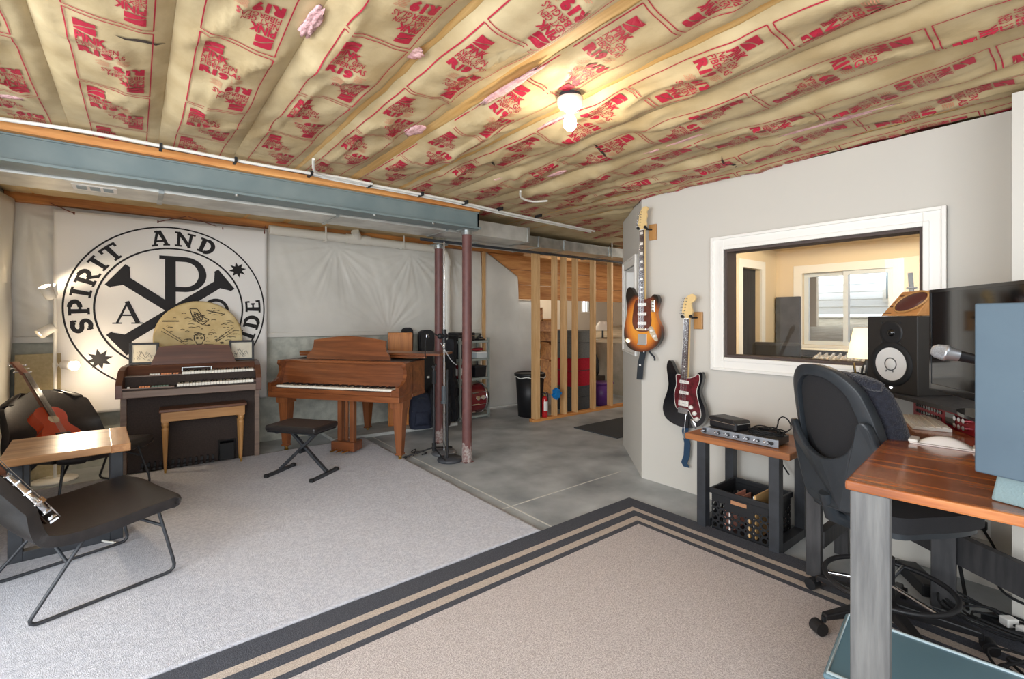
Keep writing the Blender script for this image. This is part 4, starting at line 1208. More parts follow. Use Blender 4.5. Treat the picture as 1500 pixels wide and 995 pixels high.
CASE = mat('black_case_vinyl', (24,24,27), 0.45, rgb2=(32,32,35), vscale=40, bump=0.15, bscale=200)
NYL = mat('black_nylon', (30,31,36), 0.8, rgb2=(40,42,48), vscale=30, bump=0.15, bscale=160)
NAVY = mat('navy_nylon', (30,36,54), 0.8, rgb2=(38,44,62), vscale=30, bump=0.15, bscale=160)
def gcase(label, loc, rz, lean, sc, m, hard, latch=True, nm='guitar_case'):
    """upright instrument case: wide lower bout, waist, upper bout, tapering neck"""
    t = thing(nm, label, 'case', loc, rz)
    T = Matrix.Rotation(R(lean), 4, 'X') @ axes((1,0,0),(0,0,1),(0,-1,0),(0,0,0))
    h = [(0.0,0.0),(0.13,0.0),(0.185,0.05),(0.19,0.16),(0.165,0.27),(0.135,0.34),(0.145,0.43),(0.135,0.51),(0.09,0.57),(0.075,0.70),(0.085,0.90),(0.085,1.02),(0.06,1.06),(0.0,1.065)]
    ol = h + [(-x,y) for x,y in h[::-1] if x > 0.001]
    ol = [(p[0]*sc[0], p[1]*sc[1]) for p in spline(ol, 4)]
    b_ = obj('shell', MB().at(T).prism(ol, -sc[2], sc[2]), m, t, 0.012)
    n = len(ol)
    obj('seam_trim', MB().at(T).tube([(p[0]*1.006, p[1]*1.003, sc[2]*0.25) for p in ol], 0.006, 6, closed=True), DARK if hard else RUBBER, t)
    hx = 0.150*sc[0]
    obj('handle', MB().at(T).tube([(hx,0.32*sc[1],0),(hx+0.035,0.34*sc[1],0),(hx+0.035,0.42*sc[1],0),(hx,0.44*sc[1],0)],0.008,8), RUBBER, t)
    if latch:
        l0 = obj('latch', MB().at(T).box(-0.022,0.022,1.0*sc[1]-0.02,1.0*sc[1]+0.02,sc[2],sc[2]+0.008), CHROME, t, 0.002)
        obj('latch', MB().at(T).box(-0.02,0.02,0.50*sc[1],0.50*sc[1]+0.03,sc[2],sc[2]+0.008), CHROME, t, 0.002)
    else:
        obj('pocket', MB().at(T).prism([(x*0.75, y*0.40+0.04) for x,y in [(p[0],p[1]) for p in ol]], sc[2], sc[2]+0.03), m, t, 0.01)
    return t
gcase('slim soft black instrument bag between the orange cabinet and the silver-latched case', (2.86, 5.85, CZ), R(-6), 0, (0.8,1.16,0.05), NYL, False, False, 'gig_bag')
gcase('black hard guitar case with a silver latch near its top, behind the piano', (3.06, 5.67, CZ), R(-10), -2, (1.1,1.13,0.07), CASE, True)
gcase('narrow dark gig bag leaning sideways left of the back column', (3.25, 5.45, CZ), R(-60), -6, (0.75,1.02,0.05), NYL, False, False, 'gig_bag')
def bag(label, loc, rz, w, d, h, m, nm='backpack', cat='bag'):
    t = thing(nm, label, cat, loc, rz)
    mb = MB()
    def fn(a, b):
        th = 2*PI*a; k = 1 - 0.28*max(0, (b-0.55)/0.45)**2
        if b in (0,): k *= 0.94
        cx = abs(math.cos(th))**0.55*(1 if math.cos(th) >= 0 else -1); sy = abs(math.sin(th))**0.55*(1 if math.sin(th) >= 0 else -1)
        w_ = 0.01*nz(a*9, b*5, loc[0]*7)
        return ((w/2*k+w_)*cx, (d/2*k+w_)*sy, h*b)
    mb.grid(32, 14, fn)
    n = 33
    mb.add([fn(i/32, 1.0) for i in range(32)], [tuple(range(32))], 0)
    obj('body', mb, m, t)
    def fp(a, b):
        th = PI*a
        return (w*0.34*math.cos(th)*(1-0.15*b), -d/2 - 0.045*math.sin(th)**0.5*math.sin(PI*min(b,0.98))**0.4, h*(0.10+0.40*b))
    obj('front_pocket', MB().grid(16, 10, fp), m, t)
    obj('carry_loop', MB().tube([(-0.05,0,h-0.01),(-0.04,0,h+0.04),(0.04,0,h+0.04),(0.05,0,h-0.01)],0.009,8), RUBBER, t)
    obj('zip', MB().tube([(w*0.40*math.cos(a), -d/2*0.93+0.01, h*0.5+h*0.40*math.sin(a)) for a in [PI*i/14 for i in range(15)]],0.005,6), DARK, t)
    return t
bag('dark navy backpack slumped under the right end of the piano', (2.78, 5.32, CZ), R(-15), 0.27, 0.18, 0.43, NAVY)
bag('black padded bag standing between the navy backpack and the back column', (3.02, 5.28, CZ), R(-20), 0.30, 0.18, 0.50, NYL, 'gig_bag')

# ------------------------------------------------------------------ steel shelf unit with its load
sh = thing('shelf_unit', 'grey steel shelf unit loaded with drum gear against the back wall', 'shelf', (3.44, 5.45, 0.0), R(2))
SHG = mat('grey_green_shelf_steel', (150,158,152), 0.5)
SW, SD = 0.52, 0.30
for x in (0.0, SW-0.03):
    for y in (0.0, SD-0.03):
        obj('post', MB().box(x,x+0.03,y,y+0.004,0,1.13).box(x,x+0.004,y,y+0.03,0,1.13), SHG, sh)
for z in (0.04, 0.565, 0.835, 1.085):
    obj('shelf_board', MB().box(0.002,SW-0.002,0.002,SD-0.002,z,z+0.006).box(0,SW,0,0.006,z-0.025,z+0.006).box(0,SW,SD-0.006,SD,z-0.025,z+0.006).box(0,0.006,0,SD,z-0.025,z+0.006).box(SW-0.006,SW,0,SD,z-0.025,z+0.006), SHG, sh)
def on(x, y, z): return (3.44+x-0.035*y, 5.45+y+0.035*x, z+0.0065)
DRED = mat('dark_red_drum_wrap', (104,26,34), 0.25, rgb2=(132,40,44), vscale=4, coat=0.5)
kd = thing('bass_drum', 'dark red bass drum lying on the bottom shelf of the grey shelf unit', 'drum', on(0.25,0.17,0.04), R(2))
Mx = axes((0,1,0),(0,0,1),(1,0,0),(0,0,0.222))
obj('shell', MB().lathe([(0.205,-0.19),(0.205,0.19)],48,Mx), DRED, kd)
for s_ in (-1, 1):
    hp = obj('hoop', MB().lathe([(0.206,-0.02),(0.220,-0.02),(0.220,0.02),(0.206,0.02),(0.206,-0.02)],48,Matrix.Translation((s_*0.2,0,0)) @ Mx), BLK if s_ < 0 else CHROME, kd)
    obj('drum_head', MB().cyl((s_*0.19,0,0.222),(s_*0.196,0,0.222),0.204,n=40), BLK if s_ < 0 else SKIN, kd)
for i in range(8):
    a = 2*PI*i/8 + 0.3
    c, s_ = math.cos(a), math.sin(a)
    obj('lug', MB().cyl((-0.05,0.212*c,0.222+0.212*s_),(0.05,0.212*c,0.222+0.212*s_),0.011,n=10).cyl((-0.2,0.222*c,0.222+0.222*s_),(0.2,0.222*c,0.222+0.222*s_),0.0035,n=6), CHROME, kd)
obj('badge_ring', MB().lathe([(0.030,0.0),(0.036,0.0),(0.036,0.006),(0.030,0.006)],24,axes((1,0,0),(0,0.35,1),(0,-1,0.35),(0.04,-0.200,0.25))).lathe([(0.030,0.0),(0.036,0.0),(0.036,0.006),(0.030,0.006)],24,axes((1,0,0),(0,0.35,1),(0,-1,0.35),(0.13,-0.200,0.25))), CHROME, kd)
def lidded(name, label, cat, loc, w, d, h, m, lidm, taper=0.92, items=None):
    t = thing(name, label, cat, loc, R(2))
    k = taper
    mb = MB().hexa([(-w/2*k,-d/2*k,0),(w/2*k,-d/2*k,0),(w/2*k,d/2*k,0),(-w/2*k,d/2*k,0)],[(-w/2,-d/2,h),(w/2,-d/2,h),(w/2,d/2,h),(-w/2,d/2,h)])
    obj('tub', mb, m, t, 0.006)
    obj('rim', MB().box(-w/2-0.006,w/2+0.006,-d/2-0.006,d/2+0.006,h-0.012,h+0.004), lidm, t, 0.003)
    return t
tb = lidded('tool_tote', 'black tote of drum hardware on the middle shelf, right side', 'tote', on(0.385,0.15,0.565), 0.20, 0.24, 0.155, BLK, DARK)
obj('hardware_rod', MB().cyl((-0.07,0,0.10),(-0.12,0.02,0.26),0.006,n=8).cyl((0.05,0.02,0.10),(0.02,0.0,0.23),0.006,n=8), CHROME, tb)
lb = lidded('red_storage_tin', 'dark red tin with a white label on the middle shelf, left side', 'tin', on(0.10,0.13,0.565), 0.17, 0.20, 0.19, DRED, DRED, 1.0)
obj('paper_label', MB().box(-0.089,-0.086,-0.06,0.0,0.04,0.14).box(-0.07,-0.02,-0.103,-0.1005,0.05,0.15), WHITE, lb)
lidded('clear_bin', 'small white and clear bin on the third shelf, right side', 'bin', on(0.40,0.14,0.835), 0.19, 0.22, 0.085, mat('cloudy_plastic', (206,214,216), 0.25), WHITE, 0.95)
rl = thing('red_pouch', 'red fabric pouch lying on the small clear bin', 'pouch', on(0.40,0.14,0.935), R(8))
obj('body', MB().ball((0,0,0.018),(0.10,0.08,0.022),20,8), mat('red_cloth', (150,30,36), 0.8), rl)
obj('flap', MB().ball((0.0,-0.03,0.030),(0.085,0.05,0.014),16,6), mat('red_cloth_flap', (128,24,30), 0.8), rl)
bag('small black shoulder bag on the third shelf, left side', on(0.13,0.18,0.835), R(6), 0.20, 0.16, 0.19, NYL, 'shoulder_bag')
hc = thing('hard_case', 'black hard case on the left of the top shelf', 'case', on(0.16,0.17,1.085), R(4))
obj('body', MB().box(-0.16,0.13,-0.13,0.13,0,0.115), CASE, hc, 0.012); obj('lid_band', MB().box(-0.162,0.132,-0.132,0.132,0.066,0.073), CHROME, hc)
obj('handle', MB().tube([(-0.05,-0.13,0.05),(-0.05,-0.155,0.05),(0.03,-0.155,0.05),(0.03,-0.13,0.05)],0.006,8), RUBBER, hc)
pk = thing('pedal_clamp', 'black hardware clamp lying at the right end of the top shelf', 'drum hardware', on(0.42,0.12,1.085), R(20))
obj('plate', MB().box(-0.075,0.075,-0.05,0.05,0.0,0.02), BLK, pk, 0.004); obj('arm', MB().beam((-0.05,0,0.02),(0.05,0.01,0.085),0.03,0.02), BLK, pk, 0.003)
obj('wing_nut', MB().cyl((0.03,-0.04,0.04),(0.03,0.04,0.04),0.012,n=10), CHROME, pk)

# ------------------------------------------------------------------ microphone stands by the columns
ms = thing('microphone_stand', 'black tripod microphone stand in front of the back column', 'microphone stand', (2.376, 4.25, 0.0))
obj('pole', MB().cyl((0,0,0.05),(0,0,0.50),0.013,n=12).cyl((0,0,0.50),(0,0,0.86),0.0085,n=12), BLK, ms)
obj('clutch', MB().cyl((0,0,0.74),(0,0,0.87),0.021,n=14), RUBBER, ms)
obj('hub', MB().cyl((0,0,0.055),(0,0,0.13),0.022,n=14), RUBBER, ms)
for a in (165, 262, 25):
    c, s_ = math.cos(R(a)), math.sin(R(a))
    l = obj('leg', MB().cyl((0.015*c,0.015*s_,0.085),(0.30*c,0.30*s_,0.02),0.008,n=10), BLK, ms)
    obj('foot', MB().cyl((0.28*c,0.28*s_,0.024),(0.315*c,0.315*s_,0.014),0.013,n=10), RUBBER, l)
obj('microphone_clip', MB().cyl((0,0,0.87),(0,0.0,0.90),0.012,n=10).cyl((-0.02,-0.02,0.91),(0.03,0.03,0.925),0.016,n=12), BLK, ms)
m2 = thing('microphone_stand', 'tall chrome microphone stand with a round base and raised overhead pole', 'microphone stand', (2.50, 4.26, 0.0))
obj('base', MB().lathe([(0.0,0.0),(0.128,0.0),(0.130,0.012),(0.11,0.034),(0.03,0.045),(0.0,0.045)],40), mat('silver_base', (120,122,126), 0.35, 0.6), m2)
obj('pole', MB().cyl((0,0,0.04),(0,0,0.95),0.0125,n=14).cyl((0,0,0.95),(0,0,2.20),0.0085,n=12), CHROME, m2)
obj('clutch', MB().cyl((0,0,0.52),(0,0,0.70),0.028,n=16).cyl((0,0,0.52),(0,0,0.545),0.036,n=16), mat('grey_clutch', (74,80,84), 0.45), m2)
obj('swivel', MB().cyl((0,0,1.15),(0,0,1.29),0.024,n=14).cyl((-0.055,0,1.22),(0.03,0,1.22),0.026,n=14).ball((-0.05,0,1.22),0.03,12,8), BLK, m2)
m3 = thing('microphone_stand', 'short straight black stand on a round black base beside the front column', 'microphone stand', (2.42, 4.012, 0.0))
obj('base', MB().lathe([(0.0,0.0),(0.122,0.0),(0.125,0.014),(0.118,0.030),(0.02,0.036),(0.0,0.036)],40), mat('black_cast_base', (58,61,66), 0.55), m3)
obj('pole', MB().cyl((-0.03,0,0.03),(-0.03,0,0.82),0.011,n=12), BLK, m3)
obj('end_grip', MB().cyl((-0.03,0,0.80),(-0.03,0,0.90),0.015,0.010,n=12), RUBBER, m3)
cable('microphone_cable', [(2.43,4.26,1.22),(2.36,4.26,1.25),(2.29,4.25,1.20),(2.27,4.24,1.10),(2.27,4.24,1.02)], 0.006, RUBBER, 'black cable looping from the chrome stand past the back column')
cable('microphone_cable', [(2.46,4.26,1.15),(2.54,4.2,0.98),(2.60,4.18,0.92)], 0.005, mat('grey_cable', (150,152,152), 0.5), 'grey cable hanging from the swivel of the chrome stand')
cable('microphone_cable', [(2.20,4.36,0.01),(2.26,4.43,0.05),(2.22,4.45,0.02),(2.31,4.44,0.012),(2.35,4.36,0.012),(2.28,4.33,0.012)], 0.005, RUBBER, 'short black cable heaped on the floor by the tripod stand')

# ------------------------------------------------------------------ open stud partition and what is behind
sp = thing('stud_partition', 'open wooden stud partition without wallboard below the trunk duct', 'partition', (0,0,0))
obj('bottom_plate', MB().box(4.18, 7.2, 4.77, 4.86, 0.0, 0.038), LUMBERX, sp, 0.002)
obj('top_plate', MB().box(4.18, 7.2, 4.97, 5.06, 2.44, 2.47), LUMBERX, sp)
def stud(x, w=0.040, lean=0.0):
    mb = MB().hexa([(x,4.77,0.038),(x+w,4.77,0.038),(x+w,4.86,0.038),(x,4.86,0.038)],[(x+lean,4.77,2.44),(x+w+lean,4.77,2.44),(x+w+lean,4.86,2.44),(x+lean,4.86,2.44)])
    return obj('stud', mb, LUMBERZ, sp, 0.002)
for x in (4.215, 4.258, 4.585, 4.765, 5.00, 5.39, 5.79, 6.19, 6.6): stud(x)
obj('stud', MB().box(4.81, 4.85, 4.80, 4.86, 0.038, 1.70), LUMBERZ, sp, 0.002)
BLUE = mat('blue_box_plastic', (20,120,190), 0.4)
jb = obj('electrical_box', MB().box(4.52,4.60,4.69,4.765,0.30,0.42), BLUE, sp, 0.006)
obj('mounting_ear', MB().box(4.49,4.53,4.70,4.75,0.33,0.36).box(4.59,4.64,4.70,4.75,0.34,0.38).box(4.545,4.575,4.70,4.75,0.28,0.44), BLUE, jb)
# stair framing seen through the studs
sf = thing('stair_frame', 'orange lumber stair landing and treads behind the stud partition', 'stairs', (0,0,0))
for k, z in enumerate((1.725, 1.965, 2.205)):
    obj('landing_board', MB().box(4.17, 9.0, 5.98-0.01*k, 6.03, z, z+0.232), LUMBERX, sf, 0.003)
for k in range(6):
    obj('tread', MB().box(5.22+0.25*k, 5.50+0.25*k, 6.04, 6.85, 1.55-0.19*k, 1.59-0.19*k), LUMBERO, sf, 0.003)
    obj('riser', MB().box(5.48+0.25*k, 5.50+0.25*k, 6.04, 6.85, 1.36-0.19*k, 1.55-0.19*k), LUMBERO, sf)
obj('stringer', MB().beam((5.18,6.9,1.45),(6.9,6.9,0.1),0.04,0.25), LUMBERO, sf, 0.003)
obj('landing_post', MB().box(5.25,5.34,5.98,6.07,0,1.72), LUMBERO, sf, 0.003)
struct('wall_far', MB().box(4.9, 9.03, 8.4, 8.5, 0, 2.75).box(9.32, 10.4, 8.4, 8.5, 0, 2.75).box(9.03, 9.32, 8.4, 8.5, 0, 1.58).box(9.03, 9.32, 8.4, 8.5, 1.88, 2.75), mat('pale_far_wall', (214,206,192), 0.8))
w4 = struct('window_4', MB().box(9.0,9.03,8.38,8.42,1.55,1.91).box(9.32,9.35,8.38,8.42,1.55,1.91).box(9.03,9.32,8.38,8.42,1.88,1.91).box(9.03,9.32,8.38,8.42,1.55,1.58).box(9.165,9.185,8.39,8.42,1.58,1.88), WHITE)
obj('pane', MB().box(9.03,9.32,8.44,8.446,1.58,1.88), GLASS, w4)
struct('wall_far_right', MB().box(10.3, 10.4, 3.45, 8.4, 0, 2.75), mat('pale_far_wall2', (206,190,168), 0.8))
# things behind the studs
tc = thing('trash_can', 'black plastic trash can behind the first studs', 'trash can', (4.45, 5.16, 0.0))
obj('can', MB().lathe([(0.0,0.0),(0.17,0.0),(0.21,0.60),(0.205,0.60),(0.165,0.01),(0.0,0.01)],32), BLK, tc)
obj('rim', MB().lathe([(0.205,0.575),(0.225,0.58),(0.228,0.615),(0.205,0.625),(0.19,0.61)],32), BLK, tc)
obj('liner_bag', MB().tube([(0.226*math.cos(a),0.226*math.sin(a),0.565+0.010*math.sin(a*7)) for a in [2*PI*i/48 for i in range(48)]],0.007,6,closed=True), WHITE, tc)
fe = thing('fire_extinguisher', 'small red fire extinguisher with white label standing on the stud plate', 'fire extinguisher', (4.425, 4.815, 0.038))
REDP = mat('extinguisher_red', (186,26,32), 0.25, coat=0.4)
obj('cylinder', MB().lathe([(0.0,0.0),(0.038,0.0),(0.041,0.01),(0.041,0.24),(0.030,0.275),(0.014,0.29),(0.0,0.29)],24), REDP, fe)
obj('valve', MB().cyl((0,0,0.29),(0,0,0.325),0.014,n=12), BRASS, fe)
obj('handle', MB().beam((-0.055,-0.0,0.345),(0.02,0,0.325),0.018,0.008).beam((-0.06,0,0.325),(0.02,0,0.318),0.018,0.008), BLK, fe)
obj('hose', MB().tube(spline([(0.012,0,0.32),(0.05,0,0.33),(0.058,0,0.25),(0.046,0,0.14)],6,False),0.007,8), RUBBER, fe)
def lb_fn(a, b):
    t_ = R(-150+110*a); return (0.0418*math.cos(t_), 0.0418*math.sin(t_), 0.09+0.13*b)
obj('paper_label', MB().grid(10,4,lb_fn), WHITE, fe)
def bin_(label, x, y, z, w, d, h, rgb, nm='fabric_bin'):
    t = thing(nm, label, 'storage bin', (x, y, z))
    m = mat(nm+'_cloth', rgb, 0.9, rgb2=tuple(int(v*0.86) for v in rgb), vscale=60)
    obj('body', MB().box(-w/2,w/2,-d/2,d/2,0,h-0.012), m, t, 0.006)
    obj('lid_seam', MB().box(-w/2-0.003,w/2+0.003,-d/2-0.003,d/2+0.003,h*0.55,h*0.55+0.01), DARK, t)
    obj('lid', MB().box(-w/2-0.004,w/2+0.004,-d/2-0.004,d/2+0.004,h-0.03,h), m, t, 0.004)
bin_('dark grey storage bin on the floor, bottom of the stack behind the studs', 5.36, 5.14, 0.0, 0.50, 0.40, 0.375, (82,84,86))
bin_('bright red storage bin in the middle of the stack behind the studs', 5.34, 5.14, 0.376, 0.50, 0.40, 0.42, (184,18,44))
bin_('lighter grey storage bin on top of the red one behind the studs', 5.36, 5.14, 0.797, 0.48, 0.40, 0.42, (116,116,112))
pb = thing('plastic_tub', 'purple plastic tub on the floor behind the last studs', 'tub', (5.92, 5.08, 0.0))
PUR = mat('purple_plastic', (98,52,124), 0.4)
obj('tub', MB().lathe([(0.0,0.0),(0.15,0.0),(0.185,0.36),(0.178,0.36),(0.145,0.012),(0.0,0.012)],28), PUR, pb)
obj('rim', MB().lathe([(0.18,0.345),(0.198,0.35),(0.198,0.372),(0.18,0.375)],28), PUR, pb)
bag('black sack piled on boxes above the purple tub', (6.02, 5.55, 0.42), R(10), 0.55, 0.35, 0.42, NYL, 'sack')
bx = thing('cardboard_box', 'dark box on the floor carrying the black sack', 'box', (6.02, 5.55, 0.0), R(6))
obj('carton', MB().box(-0.3,0.3,-0.22,0.22,0,0.42), mat('dark_carton', (58,48,44), 0.8), bx, 0.004); obj('tape', MB().box(-0.302,0.302,-0.025,0.025,0.0,0.4215), DARK, bx)
ws = thing('wall_shelf', 'brown plank shelf with white papers beyond the studs', 'shelf', (6.9, 6.4, 0.0), R(-12))
obj('plank', MB().box(-0.9,0.9,-0.2,0.2,0.92,0.96).box(-0.9,0.9,-0.2,0.2,0.60,0.64), LUMBERO, ws, 0.003)
for x in (-0.85, 0.0, 0.81): obj('leg', MB().box(x,x+0.045,-0.19,0.19,0.0,0.92), LUMBERO, ws, 0.003)
pp = thing('paper_stack', 'white papers lying along the brown plank shelf', 'papers', (6.75, 6.35, 0.961), R(-10))
obj('sheet_pile', MB().box(-0.45,0.2,-0.12,0.12,0,0.03), WHITE, pp); obj('top_sheet', MB().box(-0.2,0.35,-0.13,0.06,0.0305,0.036), WHITE, pp)
lm = thing('desk_lamp', 'white lamp shade below the small far window, beyond the studs', 'lamp', (7.55, 6.45, 0.0), 0)
obj('stem', MB().cyl((0,0,0.961),(0,0,1.16),0.02,n=10).cyl((0,0,0.961),(0,0,0.98),0.1,n=20), DARK, lm); obj('shade', MB().lathe([(0.08,1.34),(0.20,1.16)],24), LW, lm)
mt = obj('door_mat', MB().box(4.38, 5.35, 3.52, 4.22, 0.0, 0.012), mat('dark_mat', (62,64,66), 0.95, bump=0.4, bscale=200), bevel=0.003); tag(mt, 'dark grey mat on the concrete floor in front of the studs', 'mat')
# ================================================================== ELECTRIC GUITARS ON THE GREY WALL
def wall_guitar(label, y, z0, outline, sx, sy, th, neck_x, nut, head, paint, hardware, tilt=0.0, x=3.395):
    """local x to the viewer's right, y up, z out of the wall"""
    M = axes((0,-1,0),(0,0,1),(-1,0,0),(x, y, z0)) @ Matrix.Rotation(R(tilt), 4, 'Z')
    t = thing('electric_guitar', label, 'guitar', M=M)
    ol = [(p[0]*sx, p[1]*sy) for p in spline(outline, 6)]
    obj('body', MB().prism(ol, -0.021, 0.021), paint, t, 0.010, seg=3)
    return t, ol
MAPLE = mat('maple_headstock', (232,200,140), 0.35, coat=0.3); ROSE = mat('rosewood_board', (74,46,36), 0.45, rgb2=(58,36,30), vscale=30)
PEARL = mat('pearl_white_plastic', (240,236,228), 0.25)
TORT = mat('tortoise_pickguard', (112,34,44), 0.2, rgb2=(70,26,28), vscale=26, coat=0.6)
TORT2 = mat('red_brown_pickguard', (104,44,34), 0.2, rgb2=(84,36,28), vscale=18, coat=0.6)
GBLK = mat('black_gloss_lacquer', (16,17,22), 0.12, coat=0.8)
# sunburst lacquer: amber centre, red-brown ring, black edge (this is how the instrument is painted)
m, nt, b = _new('sunburst_lacquer')
b.inputs['Roughness'].default_value = 0.3; b.inputs['Coat Weight'].default_value = 0.25
tc = nt.nodes.new('ShaderNodeTexCoord'); mp = nt.nodes.new('ShaderNodeMapping')
mp.vector_type = 'POINT'; mp.inputs['Location'].default_value = (0.0, -0.86, 0); mp.inputs['Scale'].default_value = (4.7, 3.6, 0.0)
gr = nt.nodes.new('ShaderNodeTexGradient'); gr.gradient_type = 'SPHERICAL'
rp = nt.nodes.new('ShaderNodeValToRGB')
for e, (p, c) in zip((rp.color_ramp.elements[0], rp.color_ramp.elements[1]), ((0.04, (22,16,14)), (0.46, (226,148,48)))):
    e.position = p; e.color = lin(c)
e = rp.color_ramp.elements.new(0.15); e.color = lin((112,50,20))
e = rp.color_ramp.elements.new(0.28); e.color = lin((196,108,32))
nt.links.new(tc.outputs['Object'], mp.inputs['Vector']); nt.links.new(mp.outputs['Vector'], gr.inputs['Vector'])
nt.links.new(gr.outputs['Fac'], rp.inputs['Fac']); nt.links.new(rp.outputs['Color'], b.inputs['Base Color'])
BURST = m
FRET = mat('fret_wire', (120,112,100), 0.5, 0.5)
def neck_parts(t, y0, nut, w0, w1, blocks, block_w, head_pts, nfret=20, tuner_n=6):
    obj('neck', MB().hexa([(-w0/2,y0,0.0),(w0/2,y0,0.0),(w0/2,y0,0.028),(-w0/2,y0,0.028)],[(-w1/2,nut,0.004),(w1/2,nut,0.004),(w1/2,nut,0.028),(-w1/2,nut,0.028)]), MAPLE, t, 0.003)
    fb = obj('fretboard', MB().hexa([(-w0/2,y0,0.028),(w0/2,y0,0.028),(w0/2,y0,0.034),(-w0/2,y0,0.034)],[(-w1/2,nut,0.028),(w1/2,nut,0.028),(w1/2,nut,0.034),(-w1/2,nut,0.034)]), ROSE, t)
    mb = MB(); L = nut - y0
    sc = L/ (1-2**(-nfret/12.0))
    ypos = [nut - sc*(1-2**(-k/12.0)) for k in range(nfret+1)]
    for k in range(1, nfret):
        y = ypos[k]; w = w0 + (w1-w0)*(y-y0)/L
        mb.box(-w/2, w/2, y-0.0012, y+0.0012, 0.034, 0.0352)
    obj('fret_wire', mb, FRET, fb)
    mb = MB()
    for k in (1,3,5,7,9,12,15,17):
        if k < nfret:
            y = (ypos[k]+ypos[k-1])/2; h = min(blocks, (ypos[k-1]-ypos[k])*0.6)
            mb.box(-block_w/2, block_w/2, y-h/2, y+h/2, 0.0338, 0.0346)
    obj('inlay', mb, PEARL, fb)
    obj('nut', MB().box(-w1/2,w1/2,nut,nut+0.006,0.028,0.036), PEARL, t)
    hd = obj('head_stock', MB().prism([(p[0], nut+p[1]) for p in spline(head_pts, 5)], 0.006, 0.022), MAPLE, t, 0.003)
    tx = [(-0.028 - 0.004*(1-i/(tuner_n-1)) , nut+0.035+0.027*i) for i in range(tuner_n)]
    return hd
def tuners(t, pts, dirx, zz=0.014):
    o = obj('tuner', MB().cyl((0,0,zz),(dirx*0.020,0,zz),0.0035,n=8).ball((dirx*0.026,0,zz),(0.009,0.006,0.009),8,6).cyl((-dirx*0.016,0,zz),(-dirx*0.016,0,zz+0.020),0.0045,n=10), CHROME, t, loc=(pts[0][0],pts[0][1],0))
    copies(o, t, [(p[0],p[1],0) for p in pts[1:]])
def strings(t, y0, y1, w0, w1, z=0.038):
    for i in range(6):
        a = -w0/2 + w0*i/5; c = -w1/2 + w1*i/5
        obj('string', MB().cyl((a,y0,z),(c,y1,z-0.001),0.0011-0.0001*i,n=5), CHROME, t)
def pickup(t, y, w, h, m, rot=0.0):
    M = Matrix.Translation((0,y,0)) @ Matrix.Rotation(R(rot),4,'Z')
    p = obj('pickup', MB().at(M).box(-w/2,w/2,-h/2,h/2,0.020,0.032), m, t, 0.004)
    mb = MB().at(M)
    for i in range(6): mb.cyl((-w*0.38+w*0.76*i/5,0,0.0318),(-w*0.38+w*0.76*i/5,0,0.0330),0.0028,n=8)
    obj('pole_piece', mb, CHROME, p)
# sunburst long-scale guitar
jag = [(-0.03,0.39),(-0.055,0.385),(-0.085,0.42),(-0.115,0.455),(-0.15,0.45),(-0.168,0.40),(-0.160,0.34),(-0.155,0.28),(-0.172,0.21),(-0.188,0.14),(-0.18,0.07),(-0.14,0.02),(-0.07,-0.005),(0.01,-0.005),(0.09,0.015),(0.15,0.055),(0.180,0.11),(0.175,0.165),(0.143,0.22),(0.126,0.265),(0.140,0.31),(0.154,0.355),(0.142,0.388),(0.11,0.398),(0.075,0.375),(0.05,0.36),(0.03,0.367)]
t, ol = wall_guitar('sunburst electric guitar with block inlays, higher of the two on the grey wall', 2.445, 1.125, jag[::-1], 1.03, 1.2, 0.04, 0, 0, 0, BURST, None)
pg = spline([(-0.055,0.17),(-0.10,0.23),(-0.095,0.33),(-0.07,0.43),(-0.03,0.44),(0.035,0.44),(0.085,0.45),(0.10,0.40),(0.085,0.33),(0.09,0.25),(0.06,0.17)][::-1], 5)
obj('pickguard', MB().prism([tuple(p) for p in pg], 0.020, 0.0235), TORT2, t)
for y in (0.395, 0.315, 0.235): pickup(t, y, 0.085, 0.026, PEARL)
obj('control_plate', MB().prism([tuple(p) for p in spline([(0.095,0.21),(0.13,0.16),(0.155,0.10),(0.13,0.09),(0.09,0.13),(0.06,0.19)], 4)], 0.021, 0.0245), CHROME, t)
obj('switch_plate', MB().box(0.092,0.122,0.33,0.43,0.020,0.025), CHROME, t, 0.006)
sl = obj('slide_switch', MB().box(-0.007,0.007,-0.008,0.008,0.025,0.031), PEARL, t, loc=(0.107,0.355,0)); copies(sl, t, [(0.107,0.38,0),(0.107,0.405,0)])
kb = obj('knob', MB().cyl((0,0,0.022),(0,0,0.036),0.012,n=18), PEARL, t, loc=(0.095,0.175,0)); copies(kb, t, [(0.125,0.13,0)])
obj('tremolo_plate', MB().box(-0.045,0.045,0.055,0.145,0.021,0.0245).box(-0.045,0.045,0.05,0.062,0.021,0.034), mat('satin_plate', (200,200,200), 0.4, 0.7), t, 0.003)
obj('bridge', MB().box(-0.05,0.05,0.175,0.195,0.021,0.040), CHROME, t, 0.003)
neck_parts(t, 0.44, 1.028, 0.056, 0.044, 0.022, 0.030, [(-0.022,0.0),(-0.022,0.02),(-0.04,0.05),(-0.036,0.10),(-0.024,0.155),(0.0,0.19),(0.035,0.20),(0.055,0.18),(0.04,0.155),(0.044,0.12),(0.034,0.08),(0.040,0.045),(0.024,0.02),(0.022,0.0)][::-1])
tuners(t, [(-0.034+0.003*i, 1.075+0.022*i) for i in range(6)], -1)
strings(t, 0.19, 1.03, 0.052, 0.036)
STRAPM = mat('dark_strap', (40,46,52), 0.8); STRAPB = mat('blue_strap', (30,62,92), 0.75)
obj('strap', MB().strap([(-0.02,0.02,-0.028),(-0.03,-0.02,-0.03),(-0.055,-0.12,-0.030),(-0.062,-0.21,-0.03),(-0.066,-0.255,-0.03)], 0.062, 0.005, (1,0.05,0)), STRAPM, t)
